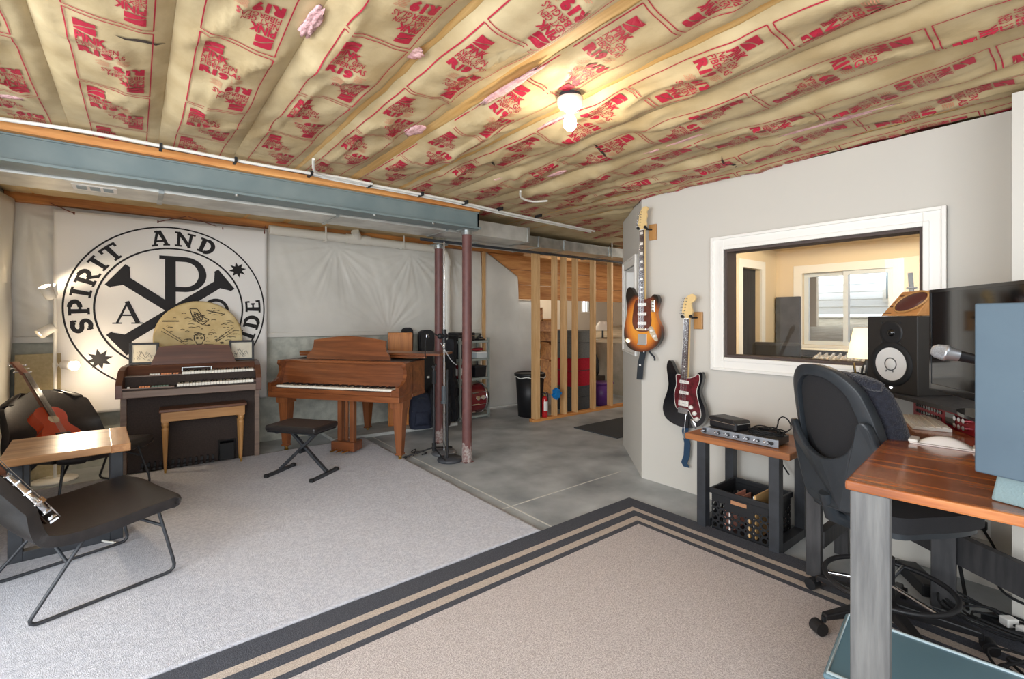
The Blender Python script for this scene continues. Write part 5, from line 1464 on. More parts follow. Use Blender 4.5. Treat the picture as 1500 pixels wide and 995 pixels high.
obj('strap_tail', MB().tube(spline([(0.02,0.02,-0.026),(0.05,-0.02,-0.026),(0.085,-0.05,-0.026),(0.09,-0.08,-0.026)],5,False),0.008,6), STRAPM, t)
obj('strap_badge', MB().box(-0.068,-0.050,-0.135,-0.12,-0.028,-0.025), WHITE, t)
obj('strap_pin', MB().cyl((0,0.005,-0.0),(0,-0.012,0.0),0.007,n=10), CHROME, t)
# black double-cut guitar
strat = [(-0.03,0.365),(-0.055,0.36),(-0.085,0.40),(-0.112,0.445),(-0.138,0.445),(-0.148,0.40),(-0.138,0.34),(-0.128,0.28),(-0.138,0.22),(-0.160,0.15),(-0.165,0.09),(-0.14,0.035),(-0.08,0.005),(0,-0.005),(0.08,0.01),(0.14,0.045),(0.165,0.10),(0.155,0.16),(0.13,0.215),(0.115,0.265),(0.125,0.32),(0.133,0.365),(0.122,0.395),(0.10,0.39),(0.07,0.355),(0.045,0.335),(0.03,0.345)]
t, ol = wall_guitar('black electric guitar with red tortoise pickguard, lower of the two on the grey wall', 2.065, 0.548, strat[::-1], 1.12, 1.13, 0.04, 0, 0, 0, GBLK, None, -2.6)
pg = spline([(-0.045,0.13),(-0.075,0.17),(-0.085,0.25),(-0.07,0.33),(-0.075,0.40),(-0.03,0.405),(0.03,0.39),(0.075,0.405),(0.115,0.43),(0.125,0.38),(0.105,0.30),(0.12,0.23),(0.145,0.15),(0.145,0.10),(0.11,0.065),(0.07,0.10),(0.04,0.14)][::-1], 5)
obj('pickguard', MB().prism([tuple(p) for p in pg], 0.020, 0.0235), TORT, t)
obj('pickguard_edge', MB().tube([(p[0],p[1],0.0225) for p in pg], 0.0022, 6, closed=True), PEARL, t)
pickup(t, 0.355, 0.080, 0.024, PEARL); pickup(t, 0.270, 0.080, 0.024, PEARL); pickup(t, 0.185, 0.085, 0.044, PEARL)
kb = obj('knob', MB().lathe([(0.016,0.023),(0.014,0.038),(0.0,0.038)],18), PEARL, t, loc=(0.065,0.165,0)); copies(kb, t, [(0.098,0.125,0),(0.118,0.085,0)])
obj('jack_plate', MB().at(Matrix.Translation((0.088,0.042,0.021)) @ Matrix.Rotation(R(35),4,'Z')).ball((0,0,0),(0.020,0.042,0.007),16,8), CHROME, t)
obj('bridge', MB().box(-0.043,0.043,0.105,0.150,0.021,0.034), CHROME, t, 0.003)
obj('tremolo_arm', MB().tube([(0.035,0.115,0.036),(0.036,0.09,0.046),(0.030,-0.05,0.050)],0.0035,8).cyl((0.030,-0.05,0.05),(0.029,-0.085,0.05),0.006,n=8), CHROME, t)
neck_parts(t, 0.385, 0.852, 0.055, 0.042, 0.008, 0.008, [(-0.021,0.0),(-0.021,0.02),(-0.045,0.045),(-0.043,0.09),(-0.028,0.15),(-0.004,0.18),(0.035,0.195),(0.062,0.17),(0.052,0.14),(0.030,0.125),(0.032,0.09),(0.042,0.06),(0.03,0.02),(0.021,0.0)][::-1], 21)
tuners(t, [(-0.040+0.004*i, 0.892+0.024*i) for i in range(6)], -1)
strings(t, 0.13, 0.856, 0.054, 0.035)
obj('strap', MB().strap([(0.0,0.02,-0.028),(-0.01,-0.05,-0.03),(0.015,-0.14,-0.03),(0.012,-0.24,-0.032),(-0.005,-0.30,-0.03),(0.018,-0.33,-0.028)], 0.052, 0.006, (1,0.05,0)), STRAPB, t)
obj('strap_pin', MB().cyl((0,0.0,0.0),(0,-0.015,0.0),0.007,n=10), CHROME, t)
def hanger(label, y, z):
    h = thing('guitar_hanger', label, 'guitar hanger', (3.479, y, z))
    obj('wood_block', MB().box(-0.022,0.0,-0.075,-0.005,-0.09,0.045), OAKZ, h, 0.004)
    obj('yoke', MB().tube([(-0.02,-0.035,0.0),(-0.06,-0.02,0.0),(-0.075,0.0,0.0)],0.007,8).tube([(-0.115,-0.036,0.008),(-0.085,-0.034,0.0),(-0.07,-0.02,0.0),(-0.07,0.02,0.0),(-0.085,0.034,0.0),(-0.115,0.036,0.008)],0.008,8), RUBBER, h)
    obj('yoke_tip', MB().ball((-0.118,-0.036,0.010),0.013,10,8).ball((-0.118,0.036,0.010),0.013,10,8), RUBBER, h)
hanger('wooden wall hanger holding the sunburst guitar', 2.445, 2.165)
hanger('wooden wall hanger holding the black guitar', 2.027, 1.408)

# ================================================================== THINGS ON AND UNDER THE REDDISH SIDE TABLE
TT = 0.625
ru = thing('rack_preamp', 'slim silver-faced rack unit with a row of knobs on the reddish side table', 'audio gear', (2.985, 1.44, TT), R(0))
obj('chassis', MB().box(0.004,0.20,-0.222,0.222,0.006,0.048), mat('dark_grey_chassis', (70,66,62), 0.5), ru, 0.002)
obj('front_plate', MB().box(-0.004,0.004,-0.241,0.241,0.003,0.050), mat('brushed_silver_panel', (168,172,178), 0.3, 0.8, rgb2=(150,154,160), vscale=30, stretch=(1,0.1,1)), ru, 0.001)
k0 = obj('knob', MB().cyl((-0.004,0,0),(-0.020,0,0),0.010,n=16), BLK, ru, loc=(0,0.125,0.027))
kc = obj('knob_cap', MB().cyl((-0.020,0,0),(-0.0215,0,0),0.007,n=14), CHROME, k0)
for i in range(1, 6):
    y = 0.125-0.062*i
    c = k0.copy(); COL.objects.link(c); c.parent = ru; c.location = (0,y,0.027)
    d = kc.copy(); COL.objects.link(d); d.parent = c
j0 = obj('input_jack', MB().lathe([(0.008,0.0),(0.008,0.003),(0.004,0.003),(0.004,-0.002)],14,axes((0,1,0),(0,0,1),(-1,0,0),(-0.003,0,0))), CHROME, ru, loc=(0,0.148,0.027))
copies(j0, ru, [(0,0.148-0.062*i,0.027) for i in range(1,6)])
obj('power_switch', MB().cyl((-0.004,-0.205,0.027),(-0.014,-0.205,0.027),0.010,n=14).box(-0.012,-0.004,0.212,0.232,0.015,0.042), BLK, ru)
obj('cable_plug', MB().cyl((-0.004,0.222,0.027),(-0.040,0.225,0.027),0.007,n=10), CHROME, ru)
ph = thing('zip_pouch', 'black zipped leather pouch on the left end of the silver rack unit', 'pouch', (3.085, 1.545, TT+0.0485), R(-12))
obj('body', MB().box(-0.075,0.075,-0.105,0.105,0.0,0.058), CASE, ph, 0.014, seg=3)
obj('lid_flap', MB().hexa([(-0.08,-0.10,0.052),(0.08,-0.10,0.052),(0.08,0.11,0.052),(-0.08,0.11,0.052)],[(-0.07,-0.085,0.072),(0.07,-0.085,0.066),(0.07,0.10,0.070),(-0.07,0.10,0.074)]), CASE, ph, 0.006)
obj('zip', MB().tube([(-0.077,-0.10,0.045),(-0.077,0.10,0.045)],0.003,6).tube([(-0.06,-0.107,0.045),(0.06,-0.107,0.045)],0.003,6), CHROME, ph)
mb = MB(); r_ = random.Random(4)
pts = []
for i in range(150):
    a = i*0.36; rr_ = 0.075 + 0.018*math.sin(i*0.63) + r_.uniform(-0.004,0.004)
    pts.append((3.10 + rr_*0.9*math.cos(a), 1.315 + rr_*math.sin(a)*1.1, TT+0.056 + 0.022*(i/150.0) + 0.006*math.sin(i*1.3)))
pts += [(3.16,1.28,TT+0.09),(3.13,1.26,TT+0.14),(3.12,1.23,TT+0.17),(3.13,1.20,TT+0.15),(3.14,1.19,TT+0.10),(3.12,1.23,TT+0.065)]
cc = obj('coiled_cable', MB().tube(spline(pts, 2, False), 0.0042, 6), RUBBER); tag(cc, 'coil of thin black cable on the right end of the silver rack unit', 'cable')
cable('power_cable', [(3.20,1.46,TT+0.02),(3.39,1.44,TT+0.01),(3.43,1.42,0.56),(3.41,1.36,0.44),(3.40,1.30,0.36)], 0.005, RUBBER, 'black cable hanging down behind the reddish side table')
# milk crate with folders
cr_ = thing('milk_crate', 'black perforated plastic crate under the reddish side table', 'crate', (3.165, 1.445, 0.0))
def holed(nx, nz_, cell, solid, M):
    mb = MB().at(M)
    for i in range(nx):
        for j in range(nz_):
            x0, z0 = i*cell - nx*cell/2, j*cell
            if (i, j) in solid:
                mb.add([(x0,0,z0),(x0+cell,0,z0),(x0+cell,0,z0+cell),(x0,0,z0+cell)],[(0,1,2,3)]); continue
            k = 16; sq = []; ci = []
            for q in range(k):
                a = 2*PI*(q+0.5)/k; c, s_ = math.cos(a), math.sin(a); mm = max(abs(c), abs(s_))
                sq.append((x0+cell/2*(1+c/mm), 0, z0+cell/2*(1+s_/mm))); ci.append((x0+cell/2+cell*0.34*c, 0, z0+cell/2+cell*0.34*s_))
            mb.add(sq+ci, [(q, (q+1)%k, k+(q+1)%k, k+q) for q in range(k)])
    return mb
CW, CDp, cell = 0.36, 0.32, 0.045
for (nx, off, ax) in ((8, (-CDp/2, 0), (0,1,0)), (8, (CDp/2, 0), (0,1,0)), (7, (0, -CW/2), (1,0,0)), (7, (0, CW/2), (1,0,0))):
    X = Vector(ax); Y = Vector((0,0,1)).cross(X)
    mid = {(i, j) for i in range(nx) for j in range(5) if (2 <= i <= nx-3 and j >= 3) or (j == 4)}
    o = obj('side_wall', holed(nx, 5, cell, mid, axes(X, Y, (0,0,1), (off[0], off[1], 0.015))), BLK, cr_, solid=0.005)
obj('rim', MB().box(-CDp/2-0.012,-CDp/2+0.004,-CW/2-0.012,CW/2+0.012,0.24,0.275).box(CDp/2-0.004,CDp/2+0.012,-CW/2-0.012,CW/2+0.012,0.24,0.275).box(-CDp/2,CDp/2,-CW/2-0.012,-CW/2+0.004,0.24,0.275).box(-CDp/2,CDp/2,CW/2-0.004,CW/2+0.012,0.24,0.275), BLK, cr_, 0.003)
obj('bottom', MB().box(-CDp/2,CDp/2,-CW/2,CW/2,0.0,0.018), BLK, cr_)
obj('handle_slot', MB().box(-CDp/2-0.0055,-CDp/2-0.002,-0.05,0.05,0.205,0.228), mat('tan_handle_gap', (176,126,90), 0.7), cr_)
TANB = mat('tan_board', (214,170,112), 0.6); PNK = mat('pale_pink_card', (226,160,140), 0.7)
for i, (y, m_, h, lab) in enumerate(((-0.09, TANB, 0.275, 'tan board leaning at the right side of the black crate'), (-0.055, TANB, 0.21, 'tan folder behind the leaning board in the black crate'), (0.10, PNK, 0.20, 'pale pink folder at the left side of the black crate'), (0.065, PNK, 0.19, 'second pink folder in the black crate, nearer its middle'))):
    ff = thing('folder', lab, 'folder', (3.165, 1.445+y, 0.019), 0, 'folders in the black crate')
    obj('cover', MB().box(-0.15,0.13,-0.010,0.0,0.0,h), m_, ff, 0.001); obj('pages', MB().box(-0.145,0.125,0.0,0.008,0.004,h-0.008), WHITE, ff)

# ================================================================== DESK
DA = R(5)
dk = thing('studio_desk', 'tall reddish wood studio desk with grey post legs in the right foreground', 'desk', (1.648, 0.478, 0.0), DA)
obj('desktop', MB().box(0,1.40,-0.80,0,0.892,0.92), DESKW, dk, 0.006)
DX = 0.004
obj('leg', MB().box(DX,DX+0.04,-0.105,-0.012,0.017,0.892), GREYW, dk, 0.004)
obj('leg', MB().box(DX,DX+0.04,-0.78,-0.69,0.017,0.892), GREYW, dk, 0.004)
obj('leg', MB().box(1.34,1.38,-0.17,-0.08,0.017,0.892), BLACKW, dk, 0.004)
rs = thing('riser_table', 'black-framed raised shelf in the corner carrying the studio monitor and lamp', 'table', (0,0,0))
RZ = 1.02
poly = [(2.82,1.02),(2.82,0.80),(3.00,0.66),(2.66,0.36),(2.22,0.06),(2.35,-0.25),(3.10,-0.25),(3.10,0.262),(3.46,0.262),(3.46,1.02)]
obj('tabletop', MB().prism(poly, RZ-0.018, RZ), BLACKW, rs, 0.003)
obj('leg', MB().box(2.832,2.872,0.93,1.00,0.017,RZ-0.018), BLACKW, rs, 0.003); obj('leg', MB().box(3.26,3.30,0.93,1.00,0.0,RZ-0.018), BLACKW, rs, 0.003)
obj('stretcher', MB().box(2.872,3.26,0.925,0.965,0.17,0.26), BLACKW, rs, 0.003)
obj('stretcher', MB().beam((3.25,0.72,0.31),(2.58,-0.24,0.31),0.04,0.14), BLACKW, rs, 0.003)
# ------------------------------------------------------------------ studio monitors
WCONE = mat('white_speaker_cone', (232,232,230), 0.45)
def monitor(label, M, w, d, h, skin):
    t = thing('studio_monitor', label, 'loudspeaker', M=M)
    obj('cabinet', MB().box(0,w,0,d,0,h), skin, t, 0.004)
    cx = w/2; k = h/0.39
    F = lambda z: axes((1,0,0),(0,0,1),(0,-1,0),(cx,0,z))
    zw = 0.145*k; rw = 0.098*k
    obj('woofer_surround', MB().lathe([(rw*1.16,0.0),(rw*1.16,0.004),(rw*1.04,0.006),(rw*0.96,0.010),(rw*0.86,0.004),(rw*0.86,0.0)],48,F(zw)), RUBBER, t)
    cone = obj('woofer_cone', MB().lathe([(rw*0.86,0.004),(rw*0.5,-0.0005+0.001),(0.03*k,0.002),(0.028*k,0.003)],48,F(zw)), WCONE, t)
    dc = MB().at(F(zw)); 
    dc.lathe([(0.030*k,0.003),(0.026*k,0.0055*k),(0.014*k,0.0075*k),(0.0,0.008*k)],28)
    obj('dust_cap', dc, WCONE, t)
    lg_ = MB().at(F(zw)).lathe([(0.031*k,0.0042),(0.0325*k,0.0052),(0.034*k,0.0042)],32)
    for dx in (-0.016, 0.016): lg_.beam((dx*k-0.004,-0.030*k,0.006),(dx*k+0.004*(1 if dx>0 else -1)-0.004,-0.040*k,0.006),0.004,0.002)
    obj('emblem', lg_, mat('grey_emblem', (96,96,98), 0.4), t)
    zt = 0.305*k
    obj('tweeter_guide', MB().lathe([(0.062*k,0.0),(0.060*k,0.003),(0.045*k,-0.003+0.004),(0.022*k,0.0015)],36,F(zt)), BLK, t)
    obj('tweeter_dome', MB().lathe([(0.020*k,0.001),(0.016*k,0.009),(0.008*k,0.013),(0.0,0.014)],24,F(zt)), BLKG, t)
    s0 = obj('screw', MB().cyl((0,0.0,0),(0,-0.003,0),0.004,n=10), DARK, t, loc=(cx+0.05*k,0,zt+0.05*k))
    copies(s0, t, [(cx-0.05*k,0,zt+0.05*k),(cx+0.05*k,0,zt-0.05*k),(cx-0.05*k,0,zt-0.05*k)])
    obj('power_light', MB().at(F(0.026*k)).cyl((0,0,0),(0,0,0.003),0.007,n=16), emit('power_light_white', (255,255,255), 3.0), t)
    return t
SPK = mat('dark_grey_speaker_vinyl', (40,37,35), 0.5, bump=0.05, bscale=300)
# local x along the front to the right, y to the back
fx = Vector((-0.51,-0.86,0)).normalized(); fy = Vector((0,0,1)).cross(fx)
monitor('studio loudspeaker with white cone on the raised shelf, in front of the control window', axes(fx, fy, (0,0,1), (3.105,0.795,RZ+0.001)), 0.275, 0.27, 0.392, SPK)
gx_ = Vector((0.96,-0.28,0)).normalized(); gy_ = Vector((0,0,1)).cross(gx_)
# its left side is what the camera sees
SPK_SHEEN = mat('speaker_window_sheen', (78,97,110), 0.5, rgb2=(71,89,103), vscale=4, bump=0.03, bscale=300)  # black cabinet; the window reflection on it is painted in as blue-grey
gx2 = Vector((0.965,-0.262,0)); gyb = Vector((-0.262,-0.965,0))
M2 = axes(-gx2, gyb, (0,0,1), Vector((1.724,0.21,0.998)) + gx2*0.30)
t = monitor('large black loudspeaker with painted blue-grey window sheen, standing on the desk at the right edge', M2, 0.30, 0.34, 0.442, SPK_SHEEN)
pd_ = thing('isolation_pad', 'teal foam pad under the large loudspeaker', 'speaker pad', M=axes(-gx2, gyb, (0,0,1), Vector((1.765,0.185,0.921)) + gx2*0.27))
obj('foam', MB().hexa([(0,0,0),(0.27,0,0),(0.27,0.28,0),(0,0.28,0)],[(0.01,0.01,0.074),(0.26,0.01,0.074),(0.26,0.28,0.074),(0.01,0.28,0.074)]), mat('teal_foam', (128,148,150), 0.9, bump=0.3, bscale=200), pd_, 0.006)
obj('grip_sheet', MB().box(0.012,0.258,0.012,0.275,0.0742,0.0765), RUBBER, pd_)
# wooden block with an oval inlay on top of the speaker
kz = RZ+0.394
wk = thing('wooden_instrument', 'small slotted wood block with a dark oval face, on the loudspeaker by the window', 'ornament', M=axes(fx, fy, (0,0,1), (3.13-0.05, 0.73, kz)))
T = Matrix.Rotation(R(-28), 4, 'X')
obj('block', MB().hexa([(0.00,0.0,0),(0.19,0.0,0),(0.19,0.12,0),(0.00,0.12,0)],[(0.05,0.075,0.125),(0.21,0.075,0.125),(0.21,0.105,0.125),(0.05,0.105,0.125)]), wood('light_carved_wood', (206,150,92), (176,118,66), 'X', 12, 0.4), wk, 0.003)
Mo = axes((0.9,0.2,0.38),Vector((-0.38,0.42,0.82)).normalized(),(0.0,-0.88,0.47),(0.135,0.032,0.070))
obj('oval_face', MB().at(Mo).ball((0,0,0),(0.080,0.046,0.010),28,8), mat('dark_oval_wood', (84,46,42), 0.3), wk)
obj('oval_rim', MB().at(Mo).tube([(0.083*math.cos(a),0.049*math.sin(a),0.002) for a in [2*PI*i/36 for i in range(36)]],0.005,8,closed=True), OAK, wk)
s0 = obj('slot', MB().box(0,0.04,-0.0015,0.004,0,0.006), mat('dark_slot', (84,50,34), 0.7), wk, loc=(0.01,0.008,0.012)); s0.rotation_euler = (R(-31),0,0)
for c_, l_ in zip(copies(s0, wk, [(0.025,0.028,0.045),(0.035,0.042,0.070),(0.05,0.060,0.10)]), range(3)): pass
# ------------------------------------------------------------------ table lamp and pen cup beside the speaker
tl = thing('table_lamp', 'lit table lamp with cream shade between window and loudspeaker', 'lamp', (3.365, 0.862, RZ))
obj('base', MB().lathe([(0.06,0.0),(0.06,0.012),(0.018,0.03),(0.022,0.06),(0.03,0.09),(0.012,0.13),(0.008,0.20)],24), DARK, tl)
SHD = mat('cream_lamp_shade', (250,238,212), 0.8)
nt = SHD.node_tree; bb = nt.nodes['Principled BSDF']; bb.inputs['Emission Color'].default_value = lin((255,226,176)); bb.inputs['Emission Strength'].default_value = 0.9
obj('lamp_shade', MB().lathe([(0.098,0.150),(0.066,0.325)],36), SHD, tl, solid=0.002)
obj('bulb', MB().ball((0,0,0.235),0.028,14,10), emit('lamp_bulb', (255,220,170), 25.0), tl)
point('table_lamp_light', (3.365, 0.862, RZ+0.235), 5.0, 0.03, WARM)
pc = thing('pen_cup', 'black cup of pens on the raised shelf below the lamp', 'cup', (3.205, 0.86, RZ))
obj('cup', MB().lathe([(0.0,0.0),(0.034,0.0),(0.036,0.075),(0.033,0.075),(0.031,0.005),(0.0,0.005)],24), BLK, pc)
for i in range(5):
    a = 1.3*i; obj('pen', MB().cyl((0.012*math.cos(a),0.012*math.sin(a),0.008),(0.030*math.cos(a),0.030*math.sin(a),0.105+0.012*(i%3)),0.0045,n=8), (WHITE, DARK, BRASS, BLK, WHITE)[i], pc)
# ------------------------------------------------------------------ computer screen
mu = Vector((-0.83,-0.558,0)); mn = Vector((0,0,1)).cross(mu)          # local x to the right of the screen as seen from the front; y back
SM = axes(mu, mn, (0,0,1), (2.766,0.479,0))
sc_ = thing('computer_monitor', 'large black computer screen behind the silver microphone', 'screen', M=SM)
obj('housing', MB().box(0,0.74,0.006,0.04,1.085,1.528), BLK, sc_, 0.004)
obj('bezel', MB().box(0,0.014,-0.002,0.006,1.085,1.528).box(0.726,0.74,-0.002,0.006,1.085,1.528).box(0.014,0.726,-0.002,0.006,1.514,1.528).box(0.014,0.726,-0.002,0.006,1.085,1.115), BLKG, sc_, 0.001)
obj('display', MB().box(0.014,0.726,0.000,0.0062,1.115,1.514), mat('black_glass_display', (12,13,15), 0.06, spec=0.8), sc_)
obj('stand_neck', MB().box(0.33,0.43,0.04,0.07,1.035,1.22), BLKG, sc_, 0.004)
obj('stand_foot', MB().prism([(0.37+0.20*math.cos(a),0.055+0.10*math.sin(a)) for a in [2*PI*i/36 for i in range(36)]],RZ+0.001,RZ+0.014), BLKG, sc_, 0.003)
# ------------------------------------------------------------------ red rack interface below the shelf
RKR = mat('red_anodised_panel', (150,26,40), 0.3, 0.6)
rk = thing('audio_interface', 'red rack interface with rows of jacks under the raised shelf', 'audio gear', M=axes(mu, mn, (0,0,1), (3.045,0.585,0.921)))
obj('chassis', MB().box(0.0,0.47,0.006,0.16,0.004,0.078), BLK, rk, 0.002)
obj('front_plate', MB().box(-0.008,0.478,-0.002,0.006,0.0,0.080), RKR, rk, 0.001)
mb = MB()
for r_ in range(2):
    for i in range(10): mb.cyl((0.03+0.023*i,-0.002,0.026+0.028*r_),(0.03+0.023*i,-0.005,0.026+0.028*r_),0.0085,n=12)
obj('jack_row', mb, BLKG, rk)
obj('meter_window', MB().box(0.275,0.345,-0.004,-0.001,0.015,0.065), BLKG, rk)
k0 = obj('knob', MB().cyl((0,-0.002,0),(0,-0.018,0),0.010,n=16), CHROME, rk, loc=(0.37,0,0.054)); copies(k0, rk, [(0.40,0,0.054),(0.43,0,0.054),(0.37,0,0.024),(0.40,0,0.024),(0.43,0,0.024)])
# ------------------------------------------------------------------ keyboard, mouse, small things on the desk
ku = Vector((0.94,0.34,0)).normalized(); kv = Vector((0,0,1)).cross(ku)
kb_ = thing('computer_keyboard', 'slim white computer keyboard on the desk in front of the red interface', 'keyboard', M=axes(ku, kv, (0,0,1), (2.68,0.392,0.9205)))
obj('base', MB().hexa([(0,0,0),(0.32,0,0),(0.32,0.13,0),(0,0.13,0)],[(0,0,0.016),(0.32,0,0.016),(0.32,0.13,0.008),(0,0.13,0.008)]), mat('silver_keyboard_base', (228,228,222), 0.4), kb_, 0.002)
key0 = obj('key', MB().box(0,0.0175,0,0.0175,0,0.004), PEARL, kb_, loc=(0.008,0.012,0.0145))
copies(key0, kb_, [(0.008+0.0205*i, 0.012+0.0225*j, 0.0147-0.0014*j) for j in range(5) for i in range(15) if (i, j) != (0, 0)])
ms_ = thing('computer_mouse', 'white domed mouse on a clear plate near the large loudspeaker', 'mouse', M=axes(Vector((0.09,-0.995,0)).normalized(), Vector((0.995,0.09,0)).normalized(), (0,0,1), (2.37,0.455,0.9205)))
def fn(a, b):
    x = 0.012+0.150*a; s_ = 2*b-1
    h = 0.030*math.sin(PI*min(max(a,0.0),1.0))**0.8*(1-abs(s_)**3)
    return (x, 0.032*s_, 0.006+h)
obj('dome', MB().grid(24, 12, fn), mat('glossy_white_shell', (236,232,228), 0.15, coat=0.5), ms_)
obj('plate', MB().box(-0.012,0.182,-0.038,0.038,0.0,0.005), mat('clear_plate', (226,216,210), 0.15), ms_, 0.001)
obj('end_lip', MB().box(-0.016,0.012,-0.038,0.038,0.005,0.016).box(0.162,0.186,-0.038,0.038,0.005,0.012), PEARL, ms_, 0.003)
hp_ = thing('usb_stick', 'small black and silver pen drive at the left end of the red interface', 'drive', (2.99,0.52,0.921), R(60))
obj('body', MB().box(-0.012,0.012,-0.03,0.03,0,0.012), BLK, hp_, 0.002); obj('cap', MB().box(-0.008,0.008,0.03,0.045,0.003,0.009), CHROME, hp_)
# microphone on a short boom
mp0 = Vector((2.205,0.350,1.283)); mdv = Vector((0.30,-0.92,-0.24)).normalized()
mc = thing('microphone', 'silver-grilled vocal microphone with black handle in front of the dark screen', 'microphone', M=Matrix.Translation(mp0) @ mdv.to_track_quat('Z','Y').to_matrix().to_4x4())
obj('grille', MB().lathe([(0.0,-0.030),(0.014,-0.028),(0.0235,-0.016),(0.0265,0.0),(0.0265,0.004)],28), mat('silver_mesh', (214,218,224), 0.35, 0.7, rgb2=(180,186,192), vscale=300, bump=0.6, bscale=600), mc)
obj('grille_band', MB().lathe([(0.0265,0.004),(0.028,0.006),(0.028,0.012),(0.0255,0.016),(0.019,0.046)],28), mat('silver_band', (206,212,220), 0.3, 0.8), mc)
obj('handle', MB().lathe([(0.0185,0.046),(0.017,0.075),(0.0125,0.175),(0.012,0.185),(0.0,0.185)],24), BLK, mc)
be = mp0 + mdv*0.14
bs = thing('desk_microphone_stand', 'black desktop stand holding the silver microphone behind the large loudspeaker', 'microphone stand', (2.19,0.10,0.9205))
obj('base', MB().lathe([(0.055,0.0),(0.055,0.012),(0.02,0.02),(0.0,0.02)],28), BLK, bs)
dd = be - Vector((2.19,0.10,0.9205))
obj('pole', MB().tube([(0,0,0.015),(0,0,dd.z-0.10),(dd.x*0.6,dd.y*0.6,dd.z-0.06),(dd.x,dd.y,dd.z-0.022)],0.007,10), BLK, bs)
obj('clip', MB().cyl(dd-mdv*0.02-Vector((0,0,0.004)),dd+mdv*0.02-Vector((0,0,0.004)),0.019,n=14), RUBBER, bs)

# ================================================================== OFFICE CHAIR
oc = thing('office_chair', 'black mesh-back drafting chair pushed under the desk, dark fleece over its back', 'chair', (2.63, 0.60, 0.0165), R(-32))
CG = mat('charcoal_chair_plastic', (48,53,58), 0.38, rgb2=(42,47,52), vscale=10)
MESHF = mat('black_mesh_fabric', (34,34,37), 0.85, bump=0.4, bscale=400)
def bx_(z): return -0.255 - 0.10*((z-0.62)/0.56)**1.3 if z > 0.62 else -0.255
outl = [(0.0,0.60),(0.12,0.62),(0.19,0.70),(0.225,0.82),(0.222,0.93),(0.205,1.02),(0.175,1.10),(0.10,1.165),(0.0,1.185)]
outl = outl + [(-y,z) for y,z in outl[-2:0:-1]]
so = spline(outl, 5)
def crv(y, z): return bx_(z) + 0.05*(abs(y)/0.22)**2
fr = MB()
P3 = [Vector((crv(p[0],p[1]), p[0], p[1])) for p in so]
n = len(P3); cen = Vector((0,0,0.90))
vs = []
for p in P3:
    inn = Vector((0, -p.y, (0.90-p.z)*0.6)).normalized()
    k = 0.05
    q = p + inn*k; q.x = crv(q.y, q.z)
    vs += [p+Vector((0.022,0,0)), p+Vector((-0.018,0,0)), q+Vector((-0.022,0,0)), q+Vector((0.012,0,0))]
fs = []
for i in range(n):
    i2 = (i+1) % n
    for j in range(4):
        fs.append((i*4+j, i*4+(j+1)%4, i2*4+(j+1)%4, i2*4+j))
fr.add(vs, fs, 0, True)
obj('back_frame', fr, CG, oc, 0.004)
def fn(a, b):
    z = 0.64 + 0.52*b; 
    w = 0.19
    for (y0,z0),(y1,z1) in zip(outl[:8], outl[1:9]):
        if z0 <= z <= z1: w = (y0+(y1-y0)*(z-z0)/(z1-z0+1e-9)) - 0.02
    y = w*(2*a-1)
    return (crv(y, z)+0.004, y, z)
obj('back_mesh', MB().grid(16, 24, fn), MESHF, oc)
# broad lower shell with a V-shaped notch
v_ = [(-0.15,0.60),(-0.08,0.565),(0.08,0.565),(0.15,0.60),(0.215,0.70),(0.240,0.80),(0.235,0.885),(0.195,0.90),(0.15,0.85),(0.09,0.80),(-0.0,0.775),(-0.09,0.80),(-0.15,0.86),(-0.185,0.96),(-0.222,0.95),(-0.24,0.82),(-0.215,0.70)]
vp = spline(v_, 4)
lo = [(crv(p[0],p[1])-0.055, p[0], p[1]) for p in vp]; hi = [(crv(p[0],p[1])-0.024, p[0], p[1]) for p in vp]
n = len(vp)
obj('lumbar_shell', MB().add(lo+hi, [(i,(i+1)%n,n+(i+1)%n,n+i) for i in range(n)] + [tuple(range(n))[::-1], tuple(range(n,2*n))]), CG, oc, 0.008)
obj('lumbar_pad', MB().box(-0.262,-0.238,-0.15,0.15,0.74,0.86), BLK, oc, 0.008)
obj('back_post', MB().tube([(-0.30,0,0.62),(-0.27,0,0.52),(-0.16,0,0.47),(0.0,0,0.47)],[0.03,0.032,0.03,0.03],10), CG, oc)
st_ = spline([(-0.22,-0.20),(-0.22,0.20),(-0.05,0.25),(0.16,0.24),(0.25,0.18),(0.26,0.0),(0.25,-0.18),(0.16,-0.24),(-0.05,-0.25)][::-1], 5)
obj('seat', MB().prism([tuple(p) for p in st_], 0.535, 0.60, smooth=True), MESHF, oc, 0.025, seg=4)
obj('seat_pan', MB().prism([(p[0]*0.93,p[1]*0.93) for p in st_], 0.505, 0.534, smooth=True), CG, oc, 0.01)
obj('tilt_mechanism', MB().box(-0.12,0.12,-0.08,0.08,0.455,0.505), BLK, oc, 0.006)
mk_ = MB()
for p, q in (((0.055,-0.0815,0.475),(0.075,-0.0815,0.49)),((0.075,-0.0815,0.49),(0.10,-0.0815,0.483)),((0.085,-0.0815,0.486),(0.08,-0.0815,0.468)),((0.10,-0.0815,0.483),(0.112,-0.0815,0.468))): mk_.beam(p,q,0.004,0.002)
obj('white_mark', mk_, WHITE, oc)
obj('gas_column', MB().cyl((0,0,0.30),(0,0,0.46),0.014,n=16), CHROME, oc); obj('column_sleeve', MB().cyl((0,0,0.08),(0,0,0.32),0.027,n=18), BLK, oc)
obj('foot_ring', MB().tube([(0.235*math.cos(a),0.235*math.sin(a),0.20) for a in [2*PI*i/48 for i in range(48)]],0.011,10,closed=True), BLK, oc)
for a in (30, 150, 270): obj('ring_spoke', MB().cyl((0.03*math.cos(R(a)),0.03*math.sin(R(a)),0.20),(0.235*math.cos(R(a)),0.235*math.sin(R(a)),0.20),0.009,n=10), CHROME, oc)
